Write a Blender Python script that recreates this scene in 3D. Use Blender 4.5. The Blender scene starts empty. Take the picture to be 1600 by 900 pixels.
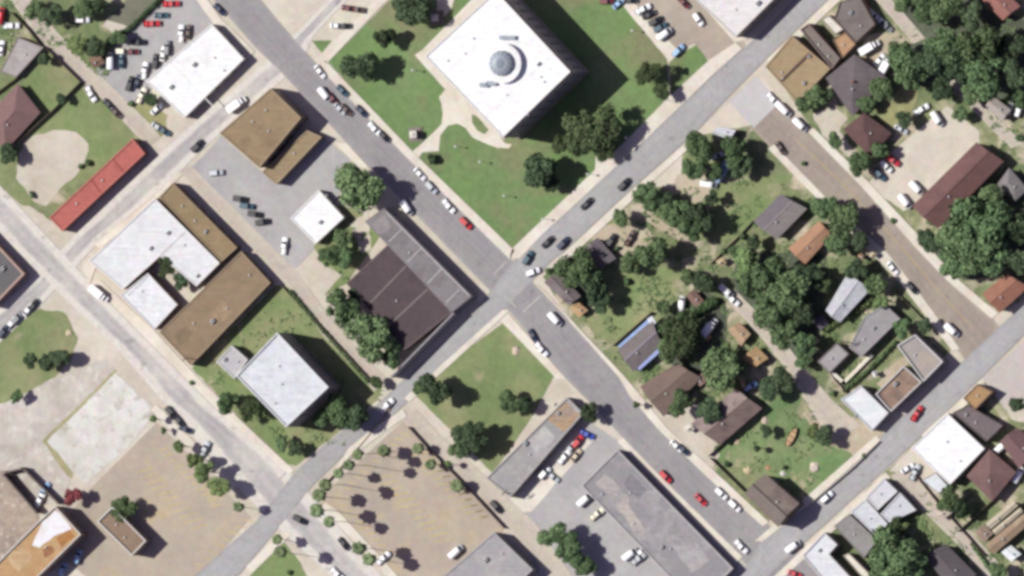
import bpy, bmesh, math, random
from mathutils import Vector, Matrix
from math import sin, cos, pi, radians
random.seed(7)
SC = bpy.context.scene
C = SC.collection
# ---------------------------------------------------------------- survey frame
S = 0.2                      # metres per photo pixel
TH = radians(17.5)           # how far off the vertical the aerial camera looks
CT, ST = cos(TH), sin(TH)
SUN_EL, SUN_AZ = radians(52.5), radians(10)
K = 1.35                     # photo value -> base colour
def P(u, v, z=0.0):
    return Vector((((u-800)*S + z*ST)/CT, (450-v)*S, z))
def lin(c): return c/12.92 if c <= .04045 else ((c+.055)/1.055)**2.4
def col(h, k=None, cap=.9):
    k = k or K
    return tuple(min(cap, lin(int(h[i:i+2], 16)/255)/k) for i in (0, 2, 4))+(1,)
# ---------------------------------------------------------------- materials
MATS = {}
def nodes_of(name):
    m = bpy.data.materials.new(name); m.use_nodes = True
    nt = m.node_tree; nt.nodes.clear()
    out = nt.nodes.new('ShaderNodeOutputMaterial'); b = nt.nodes.new('ShaderNodeBsdfPrincipled')
    nt.links.new(b.outputs[0], out.inputs[0])
    return m, nt, b
def N(nt, t, **kw):
    n = nt.nodes.new(t)
    for k, v in kw.items():
        if k in n.inputs: n.inputs[k].default_value = v
        else: setattr(n, k, v)
    return n
def noise(nt, vec, scale, detail=4, rough=.6, dist=0):
    n = N(nt, 'ShaderNodeTexNoise'); n.inputs['Scale'].default_value = scale
    n.inputs['Detail'].default_value = detail; n.inputs['Roughness'].default_value = rough
    n.inputs['Distortion'].default_value = dist
    nt.links.new(vec, n.inputs['Vector']); return n.outputs['Fac']
def ramp(nt, fac, stops):
    r = N(nt, 'ShaderNodeValToRGB'); e = r.color_ramp.elements
    while len(e) < len(stops): e.new(.5)
    for i, (p, c) in enumerate(stops):
        e[i].position = p; e[i].color = c if isinstance(c, tuple) else (c, c, c, 1)
    nt.links.new(fac, r.inputs[0]); return r.outputs[0]
def mix(nt, fac, a, b, mode='MIX'):
    n = N(nt, 'ShaderNodeMix'); n.data_type = 'RGBA'; n.blend_type = mode
    for sock, v in ((n.inputs[0], fac), (n.inputs[6], a), (n.inputs[7], b)):
        if isinstance(v, (int, float)): sock.default_value = v
        elif isinstance(v, tuple): sock.default_value = v
        else: nt.links.new(v, sock)
    return n.outputs[2]
def mottle(nt, pos, c, amt=.16):
    # dust, stains and wear: slight shifts of hue from spot to spot
    for s, a in ((.35, amt*.8), (1.1, amt)):
        n = N(nt, 'ShaderNodeTexNoise'); n.inputs['Scale'].default_value = s; n.inputs['Detail'].default_value = 3; nt.links.new(pos, n.inputs['Vector'])
        v = N(nt, 'ShaderNodeVectorMath', operation='MULTIPLY_ADD'); nt.links.new(n.outputs['Color'], v.inputs[0]); v.inputs[1].default_value = (a*2,)*3; v.inputs[2].default_value = (1-a,)*3
        c = mix(nt, 1., c, v.outputs[0], 'MULTIPLY')
    return c
def mat(name, hx, var=.16, h2=None, t2=.55, s2=.06, w2=.12, rough=.92, bump=.0, bs=1.5, big=.035, h3=None, t3=.62, s3=.3, cap=.82, spec=1.):
    if name in MATS: return MATS[name]
    m, nt, b = nodes_of(name)
    pos = N(nt, 'ShaderNodeNewGeometry').outputs['Position']
    c = col(hx, cap=cap)
    if h2:
        f = ramp(nt, noise(nt, pos, s2, 7, .62, .4), [(t2-w2, 0.), (t2+w2, 1.)])
        c = mix(nt, f, c, col(h2, cap=cap))
    if h3:
        f = ramp(nt, noise(nt, pos, s3, 6, .6, .6), [(t3-.06, 0.), (t3+.06, 1.)])
        c = mix(nt, f, c, col(h3, cap=cap))
    a = ramp(nt, noise(nt, pos, big, 5, .6), [(.3, 1-var), (.7, 1+var*.6)])
    c = mix(nt, 1., c, a, 'MULTIPLY')
    a = ramp(nt, noise(nt, pos, .45, 8, .7), [(.3, 1-var), (.7, 1+var)])
    c = mix(nt, 1., c, a, 'MULTIPLY')
    nt.links.new(mottle(nt, pos, c, .13), b.inputs['Base Color'])
    b.inputs['Roughness'].default_value = rough; b.inputs['Specular IOR Level'].default_value = spec
    if bump:
        bp = N(nt, 'ShaderNodeBump'); bp.inputs['Strength'].default_value = bump; bp.inputs['Distance'].default_value = .3
        nt.links.new(noise(nt, pos, bs, 5, .7), bp.inputs['Height']); nt.links.new(bp.outputs[0], b.inputs['Normal'])
    MATS[name] = m; return m
def roof_mat(hx, stain=None, var=.12, rough=.85, lines=0., cap=.9):
    name = 'roof_%s_%s_%s' % (hx, stain, lines)
    if name in MATS: return MATS[name]
    m, nt, b = nodes_of(name)
    pos = N(nt, 'ShaderNodeNewGeometry').outputs['Position']
    c = col(hx, cap=cap)
    if stain:
        f = ramp(nt, noise(nt, pos, .16, 8, .68, .5), [(.48, 0.), (.68, 1.)])
        c = mix(nt, f, c, col(stain, cap=cap))
    # drainage streaks across the slope
    mp = N(nt, 'ShaderNodeMapping'); mp.inputs['Rotation'].default_value = (0, 0, radians(44)); mp.inputs['Scale'].default_value = (.12, 1.6, 1)
    nt.links.new(pos, mp.inputs[0])
    a = ramp(nt, noise(nt, mp.outputs[0], 1., 5, .6), [(.3, 1-var), (.7, 1+var*.5)])
    c = mix(nt, 1., c, a, 'MULTIPLY')
    a = ramp(nt, noise(nt, pos, .5, 8, .72), [(.3, 1-var), (.72, 1+var)])
    c = mix(nt, 1., c, a, 'MULTIPLY')
    if lines:
        w = N(nt, 'ShaderNodeTexWave'); w.inputs['Scale'].default_value = 2.2; w.inputs['Distortion'].default_value = .3
        mp2 = N(nt, 'ShaderNodeMapping'); mp2.inputs['Rotation'].default_value = (0, 0, radians(45))
        nt.links.new(pos, mp2.inputs[0]); nt.links.new(mp2.outputs[0], w.inputs['Vector'])
        c = mix(nt, 1., c, ramp(nt, w.outputs['Fac'], [(0., 1-lines), (.6, 1.)]), 'MULTIPLY')
    nt.links.new(mottle(nt, pos, c, .11), b.inputs['Base Color']); b.inputs['Roughness'].default_value = rough
    b.inputs['Specular IOR Level'].default_value = .5
    MATS[name] = m; return m
def road_mat(name, base, edge, track, sh=.1):
    m, nt, b = nodes_of(name)
    pos = N(nt, 'ShaderNodeNewGeometry').outputs['Position']
    uv = N(nt, 'ShaderNodeUVMap'); sx = N(nt, 'ShaderNodeSeparateXYZ'); nt.links.new(uv.outputs[0], sx.inputs[0])
    ad = N(nt, 'ShaderNodeMath', operation='MULTIPLY_ADD'); nt.links.new(noise(nt, pos, .12, 4), ad.inputs[0]); ad.inputs[1].default_value = .12
    sb = N(nt, 'ShaderNodeMath', operation='SUBTRACT'); nt.links.new(sx.outputs[1], sb.inputs[0]); sb.inputs[1].default_value = .06
    nt.links.new(sb.outputs[0], ad.inputs[2])
    B, E, T = col(base), col(edge), col(track)
    c = ramp(nt, ad.outputs[0], [(0., E), (sh, B), (.31, T), (.38, B), (.47, T), (.53, B), (.62, T), (.7, B), (1-sh, B), (1., E)] if sh < .2 else [(0., E), (sh, E), (sh+.06, B), (.4, T), (.46, B), (.54, B), (.6, T), (.94-sh, B), (1-sh, E), (1., E)])
    f = ramp(nt, noise(nt, pos, .05, 7, .65, .5), [(.4, 0.), (.66, .65)])
    c = mix(nt, f, c, E)
    # tar patches and long cracks
    mp = N(nt, 'ShaderNodeMapping'); mp.inputs['Rotation'].default_value = (0, 0, radians(45)); nt.links.new(pos, mp.inputs[0])
    v = N(nt, 'ShaderNodeTexVoronoi', feature='DISTANCE_TO_EDGE'); v.inputs['Scale'].default_value = .11
    nz = N(nt, 'ShaderNodeTexNoise'); nz.inputs['Scale'].default_value = .4; nt.links.new(pos, nz.inputs['Vector'])
    va = N(nt, 'ShaderNodeVectorMath', operation='MULTIPLY_ADD'); nt.links.new(nz.outputs['Color'], va.inputs[0]); va.inputs[1].default_value = (3, 3, 0); nt.links.new(mp.outputs[0], va.inputs[2])
    nt.links.new(va.outputs[0], v.inputs['Vector'])
    c = mix(nt, 1., c, ramp(nt, v.outputs['Distance'], [(0., .9), (.03, 1.)]), 'MULTIPLY')
    a = ramp(nt, noise(nt, pos, .5, 8, .75), [(.3, .88), (.7, 1.1)])
    c = mix(nt, 1., c, a, 'MULTIPLY')
    f = ramp(nt, noise(nt, pos, .22, 3, .5), [(.66, 0.), (.72, .35)])
    c = mix(nt, f, c, col('6d6668'))
    nt.links.new(mottle(nt, pos, c, .12), b.inputs['Base Color']); b.inputs['Roughness'].default_value = .95; b.inputs['Specular IOR Level'].default_value = .6
    return m
def leaf_mat(name, a_, b_, dark):
    m, nt, b = nodes_of(name)
    g = N(nt, 'ShaderNodeNewGeometry'); oi = N(nt, 'ShaderNodeObjectInfo')
    c = mix(nt, g.outputs['Random Per Island'], col(a_, 1.), col(b_, 1.))
    f = ramp(nt, noise(nt, g.outputs['Position'], .7, 4, .7), [(.38, .55), (.62, 0.)])
    c = mix(nt, f, c, col(dark, 1.))
    r = N(nt, 'ShaderNodeMapRange'); r.inputs[3].default_value = .76; r.inputs[4].default_value = 1.32
    nt.links.new(oi.outputs['Random'], r.inputs[0])
    hs = N(nt, 'ShaderNodeHueSaturation'); nt.links.new(r.outputs[0], hs.inputs['Value']); nt.links.new(c, hs.inputs['Color'])
    h2 = N(nt, 'ShaderNodeMapRange'); h2.inputs[3].default_value = .472; h2.inputs[4].default_value = .5
    mu = N(nt, 'ShaderNodeMath', operation='MULTIPLY'); mu.inputs[1].default_value = 7.31; fr = N(nt, 'ShaderNodeMath', operation='FRACT')
    nt.links.new(oi.outputs['Random'], mu.inputs[0]); nt.links.new(mu.outputs[0], fr.inputs[0]); nt.links.new(fr.outputs[0], h2.inputs[0]); nt.links.new(h2.outputs[0], hs.inputs['Hue']); hs.inputs['Saturation'].default_value = .86
    nt.links.new(hs.outputs[0], b.inputs['Base Color']); b.inputs['Roughness'].default_value = .9
    b.inputs['Specular IOR Level'].default_value = .03
    return m
def plain(name, hx, rough=.5, metal=0, k=None, coat=0, spec=.5):
    if name in MATS: return MATS[name]
    m, nt, b = nodes_of(name)
    pos = N(nt, 'ShaderNodeNewGeometry').outputs['Position']
    c = mix(nt, 1., col(hx, k), ramp(nt, noise(nt, pos, 1.3, 5), [(.3, .93), (.7, 1.05)]), 'MULTIPLY')
    nt.links.new(mottle(nt, pos, c, .11), b.inputs['Base Color']); b.inputs['Roughness'].default_value = rough
    b.inputs['Metallic'].default_value = metal; b.inputs['Coat Weight'].default_value = coat; b.inputs['Specular IOR Level'].default_value = spec
    MATS[name] = m; return m
GLASS = plain('window_glass', '2a3038', .08, 0, 1.)
TYRE = plain('tyre_rubber', '1c1c1e', .8, 0, 1.)
RIM = plain('rim_metal', 'b0b2b4', .35, .8, 1.)
LAMP = plain('headlamp_glass', 'e8ecee', .1, 0, 1.)
TAIL = plain('tail_lamp_red', '8a1014', .2, 0, 1.)
METAL = plain('galvanised_metal', 'a8aaac', .45, .4, 1.)
DARK = plain('dark_opening', '2a2628', .8, 0, 1.)
WOOD = mat('fence_wood', '7d6c5c', .25)
FRAME = plain('window_frame_paint', 'c8c2b8', .6)
DOOR = plain('door_paint', '6a5848', .6)
# ---------------------------------------------------------------- objects
def link(name, me, parent=None, loc=None):
    o = bpy.data.objects.new(name, me); C.objects.link(o)
    if parent: o.parent = parent
    if loc is not None: o.location = loc
    return o
def to_mesh(name, bm, mats):
    me = bpy.data.meshes.new(name); bm.to_mesh(me); bm.free()
    for m in (mats if isinstance(mats, (list, tuple)) else [mats]): me.materials.append(m)
    return me
def tag(o, label=None, cat=None, group=None, kind=None):
    if label: o['label'] = label
    if cat: o['category'] = cat
    if group: o['group'] = group
    if kind: o['kind'] = kind
    return o
def root(name, loc, rz, label, cat, group=None):
    o = bpy.data.objects.new(name, None); C.objects.link(o); o.location = loc; o.rotation_euler = (0, 0, rz)
    o.empty_display_size = .3
    return tag(o, label, cat, group)
def ccw(p):
    a = sum(p[i].x*p[(i+1) % len(p)].y-p[(i+1) % len(p)].x*p[i].y for i in range(len(p)))
    return p if a > 0 else p[::-1]
def inset(p, d):
    n = len(p); out = []
    for i in range(n):
        a, b, c = p[i-1], p[i], p[(i+1) % n]
        e1 = (b-a).to_2d().normalized(); e2 = (c-b).to_2d().normalized()
        n1 = Vector((-e1.y, e1.x)); n2 = Vector((-e2.y, e2.x))
        bis = (n1+n2); L = bis.length
        if L < 1e-4: off = n1*d
        else:
            bis /= L; off = bis*(d/max(.3, bis.dot(n1)))
        out.append(Vector((b.x+off.x, b.y+off.y, b.z)))
    return out
def ring(bm, lo, hi, mi=0, flip=False):
    n = len(lo); a = [bm.verts.new(v) for v in lo]; b = [bm.verts.new(v) for v in hi]
    for i in range(n):
        j = (i+1) % n
        f = bm.faces.new((a[i], a[j], b[j], b[i]) if not flip else (a[j], a[i], b[i], b[j])); f.material_index = mi
    return a, b
def cap(bm, pts, mi=0, up=True):
    f = bm.faces.new([bm.verts.new(v) for v in (pts if up else pts[::-1])]); f.material_index = mi; return f
def box(bm, c, s, rz=0, mi=0, taper=1.):
    R = Matrix.Rotation(rz, 3, 'Z'); vs = []
    for z in (-1, 1):
        t = taper if z > 0 else 1.
        for x, y in ((-1, -1), (1, -1), (1, 1), (-1, 1)):
            vs.append(bm.verts.new(Vector(c)+R @ Vector((x*s[0]/2*t, y*s[1]/2*t, z*s[2]/2))))
    for q in ((3, 2, 1, 0), (4, 5, 6, 7), (0, 1, 5, 4), (1, 2, 6, 5), (2, 3, 7, 6), (3, 0, 4, 7)):
        f = bm.faces.new([vs[i] for i in q]); f.material_index = mi
def tube(bm, a, b, r0, r1, n=8, mi=0, caps=True):
    d = (b-a).normalized(); x = d.orthogonal().normalized(); y = d.cross(x)
    lo = [bm.verts.new(a+(x*cos(2*pi*i/n)+y*sin(2*pi*i/n))*r0) for i in range(n)]
    hi = [bm.verts.new(b+(x*cos(2*pi*i/n)+y*sin(2*pi*i/n))*r1) for i in range(n)]
    for i in range(n):
        f = bm.faces.new((lo[i], lo[(i+1) % n], hi[(i+1) % n], hi[i])); f.material_index = mi
    if caps:
        bm.faces.new(hi).material_index = mi; bm.faces.new(lo[::-1]).material_index = mi
# ---------------------------------------------------------------- ground sheets
def jag(pts, amp, step=1.6):
    out = []
    for i in range(len(pts)):
        a, b = pts[i], pts[(i+1) % len(pts)]; d = b-a; L = d.length; n = max(1, int(L/step)); nn = Vector((-d.y, d.x, 0)).normalized()
        o = 0
        for k in range(n):
            o = o*.6+random.uniform(-1, 1)*amp*.8
            out.append(a+d*(k/n)+nn*(0 if k == 0 else o))
    return out
LAY = [0]
def sheet(name, poly, m, z, amp=0, depth=0):
    if not depth: LAY[0] += 1; z = .004+.0016*LAY[0]
    else: z = .24; depth = .24
    p = ccw([P(u, v) for u, v in poly])
    if amp: p = jag(p, amp)
    for q in p: q.z = z
    bm = bmesh.new(); cap(bm, p)
    if depth: ring(bm, [Vector((q.x, q.y, z-depth)) for q in p], p)
    bmesh.ops.triangulate(bm, faces=[f for f in bm.faces if len(f.verts) > 4])
    return tag(link(name, to_mesh(name, bm, m)), kind='structure')
def patch(name, poly, m, z, amp=.25):
    p = jag(ccw([P(u, v) for u, v in poly]), amp) if amp else ccw([P(u, v) for u, v in poly])
    for q in p: q.z = z
    bm = bmesh.new(); cap(bm, p); return tag(link(name, to_mesh(name, bm, m)), kind='structure')
def strip(name, L, R, m, z):
    bm = bmesh.new(); uvl = bm.loops.layers.uv.new('UVMap'); prev = None; u = 0
    for i, (l, r) in enumerate(zip(L, R)):
        a, b = P(*l), P(*r); a.z = b.z = z+.085; va, vb = bm.verts.new(a), bm.verts.new(b)
        if prev:
            du = ((a+b)/2-(prev[0].co+prev[1].co)/2).length
            f = bm.faces.new((prev[0], prev[1], vb, va))
            if f.calc_center_median and f.normal.z < 0: pass
            for lp, uv in zip(f.loops, ((u, 0), (u, 1), (u+du, 1), (u+du, 0))): lp[uvl].uv = uv
            u += du
        prev = (va, vb)
    bmesh.ops.recalc_face_normals(bm, faces=bm.faces[:])
    for f in bm.faces:
        f.normal_update()
        if f.normal.z < 0: f.normal_flip()
    return tag(link(name, to_mesh(name, bm, m)), kind='structure')
# ---------------------------------------------------------------- buildings
def window_mesh(w=1.15, h=1.5):
    bm = bmesh.new()
    box(bm, (0, .03, 0), (w, .06, h), 0, 1)
    box(bm, (0, .075, 0), (w-.22, .03, h-.22), 0, 0)
    box(bm, (0, .1, 0), (.06, .02, h-.22), 0, 1)
    box(bm, (0, .1, -h/2-.03), (w+.16, .2, .07), 0, 1)
    return to_mesh('window', bm, [GLASS, FRAME])
def door_mesh():
    bm = bmesh.new()
    box(bm, (0, .03, 1.1), (1.3, .06, 2.2), 0, 1); box(bm, (0, .075, 1.06), (1.06, .03, 2.05), 0, 0)
    box(bm, (.4, .11, 1.05), (.06, .06, .2), 0, 1)
    return to_mesh('door', bm, [DOOR, FRAME])
WIN, DOORM = window_mesh(), door_mesh()
BIGWIN = window_mesh(1.7, 2.1)
def openings(rt, poly, h, c, storey=3.4, gap=3.6, win=WIN, door=True, limit=80, xmin=.15):
    n = len(poly); nwin = 0; best = None
    for i in range(n):
        a, b = poly[i]-c, poly[(i+1) % n]-c; d = (b-a); d.z = 0; L = d.length
        if L < 2.4: continue
        d.normalize(); nr = Vector((d.y, -d.x, 0))
        if nr.x < xmin: continue
        rz = math.atan2(-d.y, -d.x)
        k = max(1, int((L-1)/gap)); fl = max(1, int(h/storey))
        for f in range(fl):
            for j in range(k):
                if nwin >= limit: break
                t = (j+.5)/k
                q = a+d*(L*t)
                if door and f == 0 and (best is None) and j == k//2:
                    o = link('door', DOORM, rt); o.location = (q.x, q.y, .0); o.rotation_euler = (0, 0, rz); best = 1; continue
                zz = f*storey+1.75
                if zz > h-.9: continue
                o = link('window', win, rt); o.location = (q.x, q.y, zz); o.rotation_euler = (0, 0, rz); nwin += 1
def ac_mesh(s=1.):
    bm = bmesh.new()
    box(bm, (0, 0, .1*s), (2.3*s, 1.5*s, .2*s), 0, 1); box(bm, (0, 0, .75*s), (2.1*s, 1.35*s, 1.1*s), 0, 0)
    tube(bm, Vector((-.45*s, 0, 1.3*s)), Vector((-.45*s, 0, 1.38*s)), .5*s, .5*s, 12, 1)
    box(bm, (.55*s, 0, 1.34*s), (.7*s, 1.*s, .08*s), 0, 1)
    return to_mesh('air_conditioner', bm, [METAL, DARK])
def vent_mesh():
    bm = bmesh.new()
    tube(bm, Vector((0, 0, 0)), Vector((0, 0, .7)), .28, .24, 10); tube(bm, Vector((0, 0, .7)), Vector((0, 0, .9)), .45, .3, 10)
    return to_mesh('roof_vent', bm, [METAL])
ACM, VENTM = ac_mesh(), vent_mesh()
def volume(rt, c, poly, h, roof, wall, coping=None, par=.45, nm='', cw=.28):
    loc = [q-c for q in poly]; bm = bmesh.new()
    lo = [Vector((q.x, q.y, 0)) for q in loc]; hi = [Vector((q.x, q.y, h)) for q in loc]
    inn = inset(hi, cw); rz = h-par
    ring(bm, lo, hi); ring(bm, [Vector((q.x, q.y, rz-.05)) for q in inn], inn, 0, True)
    n = len(hi); A = [bm.verts.new(v) for v in hi]; B = [bm.verts.new(v) for v in inn]
    for i in range(n):
        j = (i+1) % n; bm.faces.new((A[i], A[j], B[j], B[i]))
    link('wall'+nm, to_mesh('wall', bm, wall), rt)
    bm = bmesh.new(); cap(bm, [Vector((q.x, q.y, rz)) for q in inset(hi, cw-.02)]); link('roof', to_mesh('roof', bm, roof), rt)
    if coping:
        bm = bmesh.new(); o = inset(hi, -.06); i_ = inset(hi, cw+.05)
        def at(p, z): return [Vector((q.x, q.y, z)) for q in p]
        ring(bm, at(o, h-.08), at(o, h+.05)); ring(bm, at(i_, h-.08), at(i_, h+.05), 0, True)
        A = [bm.verts.new(v) for v in at(o, h+.05)]; B = [bm.verts.new(v) for v in at(i_, h+.05)]
        for i in range(n):
            j = (i+1) % n; bm.faces.new((A[i], A[j], B[j], B[i]))
        link('coping', to_mesh('coping', bm, coping), rt)
    return rz
def flat(label, cat, poly, h, roof, wall='a89a8c', coping=None, units=(), par=.22, storey=3.4, gap=3.6, win=None, door=True, name='flat_roof_building', group=None, stain=None, lines=0, extra=None, cw=.28):
    p = ccw([P(u, v, h) for u, v in poly]); c = sum(p, Vector())/len(p); c.z = 0
    rt = root(name, c, 0, label, cat, group)
    rm = roof_mat(roof, stain, lines=lines); wm = roof_mat(wall, None, .15); cm = roof_mat(coping, None, .08) if coping else None
    rz = volume(rt, c, p, h, rm, wm, cm, par, cw=cw)
    openings(rt, p, h, c, storey, gap, win or WIN, door)
    for un in units:
        u, v, kind = un[:3]; s = .72*(un[3] if len(un) > 3 else 1.)
        q = P(u, v, rz)-c
        o = link('air_conditioner' if kind == 'ac' else 'roof_vent', ACM if kind == 'ac' else VENTM, rt)
        o.location = q; o.rotation_euler = (0, 0, radians(45)); o.scale = (s, s, s)
    if extra: extra(rt, c, p, rz)
    return rt
def seams(lines, m, w=.35, hgt=.07, name='roof_seam'):
    def fn(rt, c, p, rz):
        bm = bmesh.new()
        for a, b in lines:
            A, B = P(a[0], a[1], rz)-c, P(b[0], b[1], rz)-c; d = B-A
            box(bm, (A+B)/2+Vector((0, 0, hgt/2)), (d.length, w, hgt), math.atan2(d.y, d.x))
        link(name, to_mesh(name, bm, m), rt)
    return fn
def gable(label, cat, quad, h, rise, roof, wall='b0a294', hip=False, roof2=None, stain=None, lines=.12, over=.45, chimney=False, name='gable_roof_house', group=None, axis=None, win=True, cap_hex=None):
    p = ccw([P(u, v, h) for u, v in quad]); c = sum(p, Vector())/4; c.z = 0
    rt = root(name, c, 0, label, cat, group)
    q = [v-c for v in p]
    if axis is None: axis = 0 if (q[1]-q[0]).length >= (q[2]-q[1]).length else 1
    if axis == 1: q = q[1:]+q[:1]
    # q0-q1 long eave, q2-q3 long eave; short ends q1-q2 and q3-q0
    r0, r1 = (q[3]+q[0])/2, (q[1]+q[2])/2
    W = (q[0]-q[3]).length
    if hip:
        d = (r1-r0); k = min(.48, (W*.5)/d.length); r0, r1 = r0+d*k, r1-d*k
    r0.z = r1.z = h+rise
    w = inset(q, over); rm = roof_mat(roof, stain, lines=lines); wm = roof_mat(wall, None, .15)
    bm = bmesh.new(); ring(bm, [Vector((v.x, v.y, 0)) for v in w], [Vector((v.x, v.y, h+.02)) for v in w])
    if not hip:
        for (a, b, r) in ((w[3], w[0], r0), (w[1], w[2], r1)):
            m_ = (a+b)/2; cap(bm, [Vector((a.x, a.y, h)), Vector((b.x, b.y, h)), Vector((m_.x, m_.y, h+rise*.9))])
    link('wall', to_mesh('wall', bm, wm), rt)
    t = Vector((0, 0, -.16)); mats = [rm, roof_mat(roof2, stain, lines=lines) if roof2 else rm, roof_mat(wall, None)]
    bm = bmesh.new()
    fs = [([q[0], q[1], r1, r0], 0), ([q[2], q[3], r0, r1], 1)]
    if hip: fs += [([q[1], q[2], r1], 0), ([q[3], q[0], r0], 1)]
    for f, mi in fs: cap(bm, f, mi)
    ring(bm, [v+t for v in q], q, 2); cap(bm, [v+t for v in q], 2, False)
    if not hip:
        for tri in ([q[1], q[2], r1], [q[3], q[0], r0]): cap(bm, [v-t*.02 for v in tri], 2)
    link('roof', to_mesh('roof', bm, mats), rt)
    bm = bmesh.new(); d = r1-r0
    box(bm, (r0+r1)/2+Vector((0, 0, .03)), (d.length+.05, .42, .1), math.atan2(d.y, d.x)); 
    link('ridge_cap', to_mesh('ridge_cap', bm, roof_mat(cap_hex or roof, None)), rt)
    if win: openings(rt, [v+c for v in w], h, c, 3.2, 3.4, WIN, True, 14)
    v1 = link('roof_vent', VENTM, rt); v1.location = r0*.65+r1*.35+(q[0]-r0)*.3*Vector((1, 1, 0)).length*.5; v1.location.z = h+rise*.72; v1.scale = (.7, .7, .9)
    if chimney:
        bm = bmesh.new(); b = r0*.3+r1*.7; box(bm, (b.x, b.y, h+rise+.1), (.8, .6, 1.4)); box(bm, (b.x, b.y, h+rise+.82), (.95, .75, .1))
        link('chimney', to_mesh('chimney', bm, roof_mat('8a5a4a', None)), rt)
    return rt
# ---------------------------------------------------------------- trees
LEAF = {
 'mid': leaf_mat('leaves_mid', '57754a', '728f5c', '3a4f34'),
 'dark': leaf_mat('leaves_dark', '475c41', '5c7450', '31402e'),
 'light': leaf_mat('leaves_light', '6f8c50', '8ca564', '4f6a40'),
 'olive': leaf_mat('leaves_olive', '4f5f3e', '66754c', '38442e'),
 'red': leaf_mat('leaves_red', '8a4236', 'a65a48', '5c2c2a'),
}
BARK = mat('bark', '6b5b4c', .3)
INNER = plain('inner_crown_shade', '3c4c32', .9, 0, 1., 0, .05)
def crown_mesh(seed, lobes=11, leaves=2300, tall=.75, ls=.105, spread=.62):
    R = random.Random(seed); bm = bmesh.new(); L = []
    for i in range(lobes):
        a = R.uniform(0, 2*pi); d = spread*math.sqrt(R.random()); r = R.uniform(.17, .4)
        if i == 0: d, r = R.uniform(0, .15), .42
        z = R.uniform(-.25, .42)*(1-d*.7)
        L.append((Vector((d*cos(a), d*sin(a), z*tall)), r))
    for cc, r in L:
        n0 = len(bm.verts)
        res = bmesh.ops.create_icosphere(bm, subdivisions=2, radius=r*.74)
        for v in res['verts']:
            v.co = v.co*(1+R.uniform(-.2, .12)); v.co.z *= tall; v.co += cc
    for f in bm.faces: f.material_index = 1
    tot = sum(r*r for _, r in L)
    for cc, r in L:
        for k in range(int(leaves*r*r/tot)):
            n = Vector((R.gauss(0, 1), R.gauss(0, 1), R.gauss(.25, 1))).normalized()
            rr = r*R.uniform(.78, 1.12)
            p = cc+Vector((n.x*rr, n.y*rr, n.z*rr*tall))
            if any((p-c2).length < r2*.6 for c2, r2 in L if c2 is not cc): continue
            nn = (n+Vector((R.gauss(0, .5), R.gauss(0, .5), R.gauss(.15, .5)))).normalized()
            x = nn.orthogonal().normalized(); y = nn.cross(x); a = R.uniform(0, pi); x, y = x*cos(a)+y*sin(a), y*cos(a)-x*sin(a)
            s = ls*R.uniform(.5, 1.25)
            vs = [bm.verts.new(p+x*s*.9), bm.verts.new(p+y*s*.55), bm.verts.new(p-x*s*.9), bm.verts.new(p-y*s*.55)]
            bm.faces.new(vs).material_index = 0
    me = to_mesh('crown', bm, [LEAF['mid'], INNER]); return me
CROWN = [crown_mesh(100+i, 13+2*(i % 4), 2600, .68+.08*(i % 3), .1, .7) for i in range(12)]
BUSH = [crown_mesh(300+i, 6, 700, .8, .17, .45) for i in range(4)]
OPEN = [crown_mesh(400+i, 17, 1500, .7, .085, .82) for i in range(4)]
TREEM = {}
def crown_of(src, tone):
    key = (src.name, tone)
    if key not in TREEM:
        m = src.copy(); m.materials[0] = LEAF[tone]; TREEM[key] = m
    return TREEM[key]
def trunk_mesh(seed):
    R = random.Random(seed); bm = bmesh.new()
    tube(bm, Vector((0, 0, 0)), Vector((0, 0, .12)), .085, .055, 9); tube(bm, Vector((0, 0, .1)), Vector((.02, .01, .55)), .055, .04, 9)
    for i in range(5):
        a = i*2*pi/5+R.uniform(-.4, .4); z = R.uniform(.35, .55)
        p = Vector((.015, .01, z)); q = p+Vector((cos(a)*.22, sin(a)*.22, .22)); tube(bm, p, q, .03, .02, 6); tube(bm, q, q+Vector((cos(a+.4)*.2, sin(a+.4)*.2, .2)), .02, .008, 6)
    return to_mesh('trunk', bm, BARK)
TRUNK = [trunk_mesh(50+i) for i in range(3)]
ti = [0]
def tree(u, v, r, tone, label, kind='tree', hk=1.):
    i = ti[0]; ti[0] += 1; R = random.Random(900+i)
    rm = r*S; bush = kind != 'tree'
    zc = (rm*.55 if bush else rm*.98*hk+1.8)
    q = P(u, v, zc)
    o = root(kind, (q.x, q.y, 0), R.uniform(0, 6.28), label, 'shrub' if bush else 'tree', 'shrubs and bushes' if bush else 'trees of the town blocks')
    src = R.choice(BUSH) if bush or r < 10 else (R.choice(OPEN) if tone == 'olive' else R.choice(CROWN))
    cr = link('crown', crown_of(src, tone), o, (0, 0, zc)); sc = rm*1.08
    cr.scale = (sc*R.uniform(.86, 1.18), sc*R.uniform(.86, 1.18), sc*R.uniform(.85, 1.15))
    t = link('trunk', R.choice(TRUNK), o); k = zc/.55
    t.scale = (min(k, rm*1.3), min(k, rm*1.3), k*(.9 if not bush else .6))
    return o
PALML = leaf_mat('palm_fronds', '64784e', '7b8e62', '48583a')
PTRUNK = mat('palm_trunk', '8f8272', .25)
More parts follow.
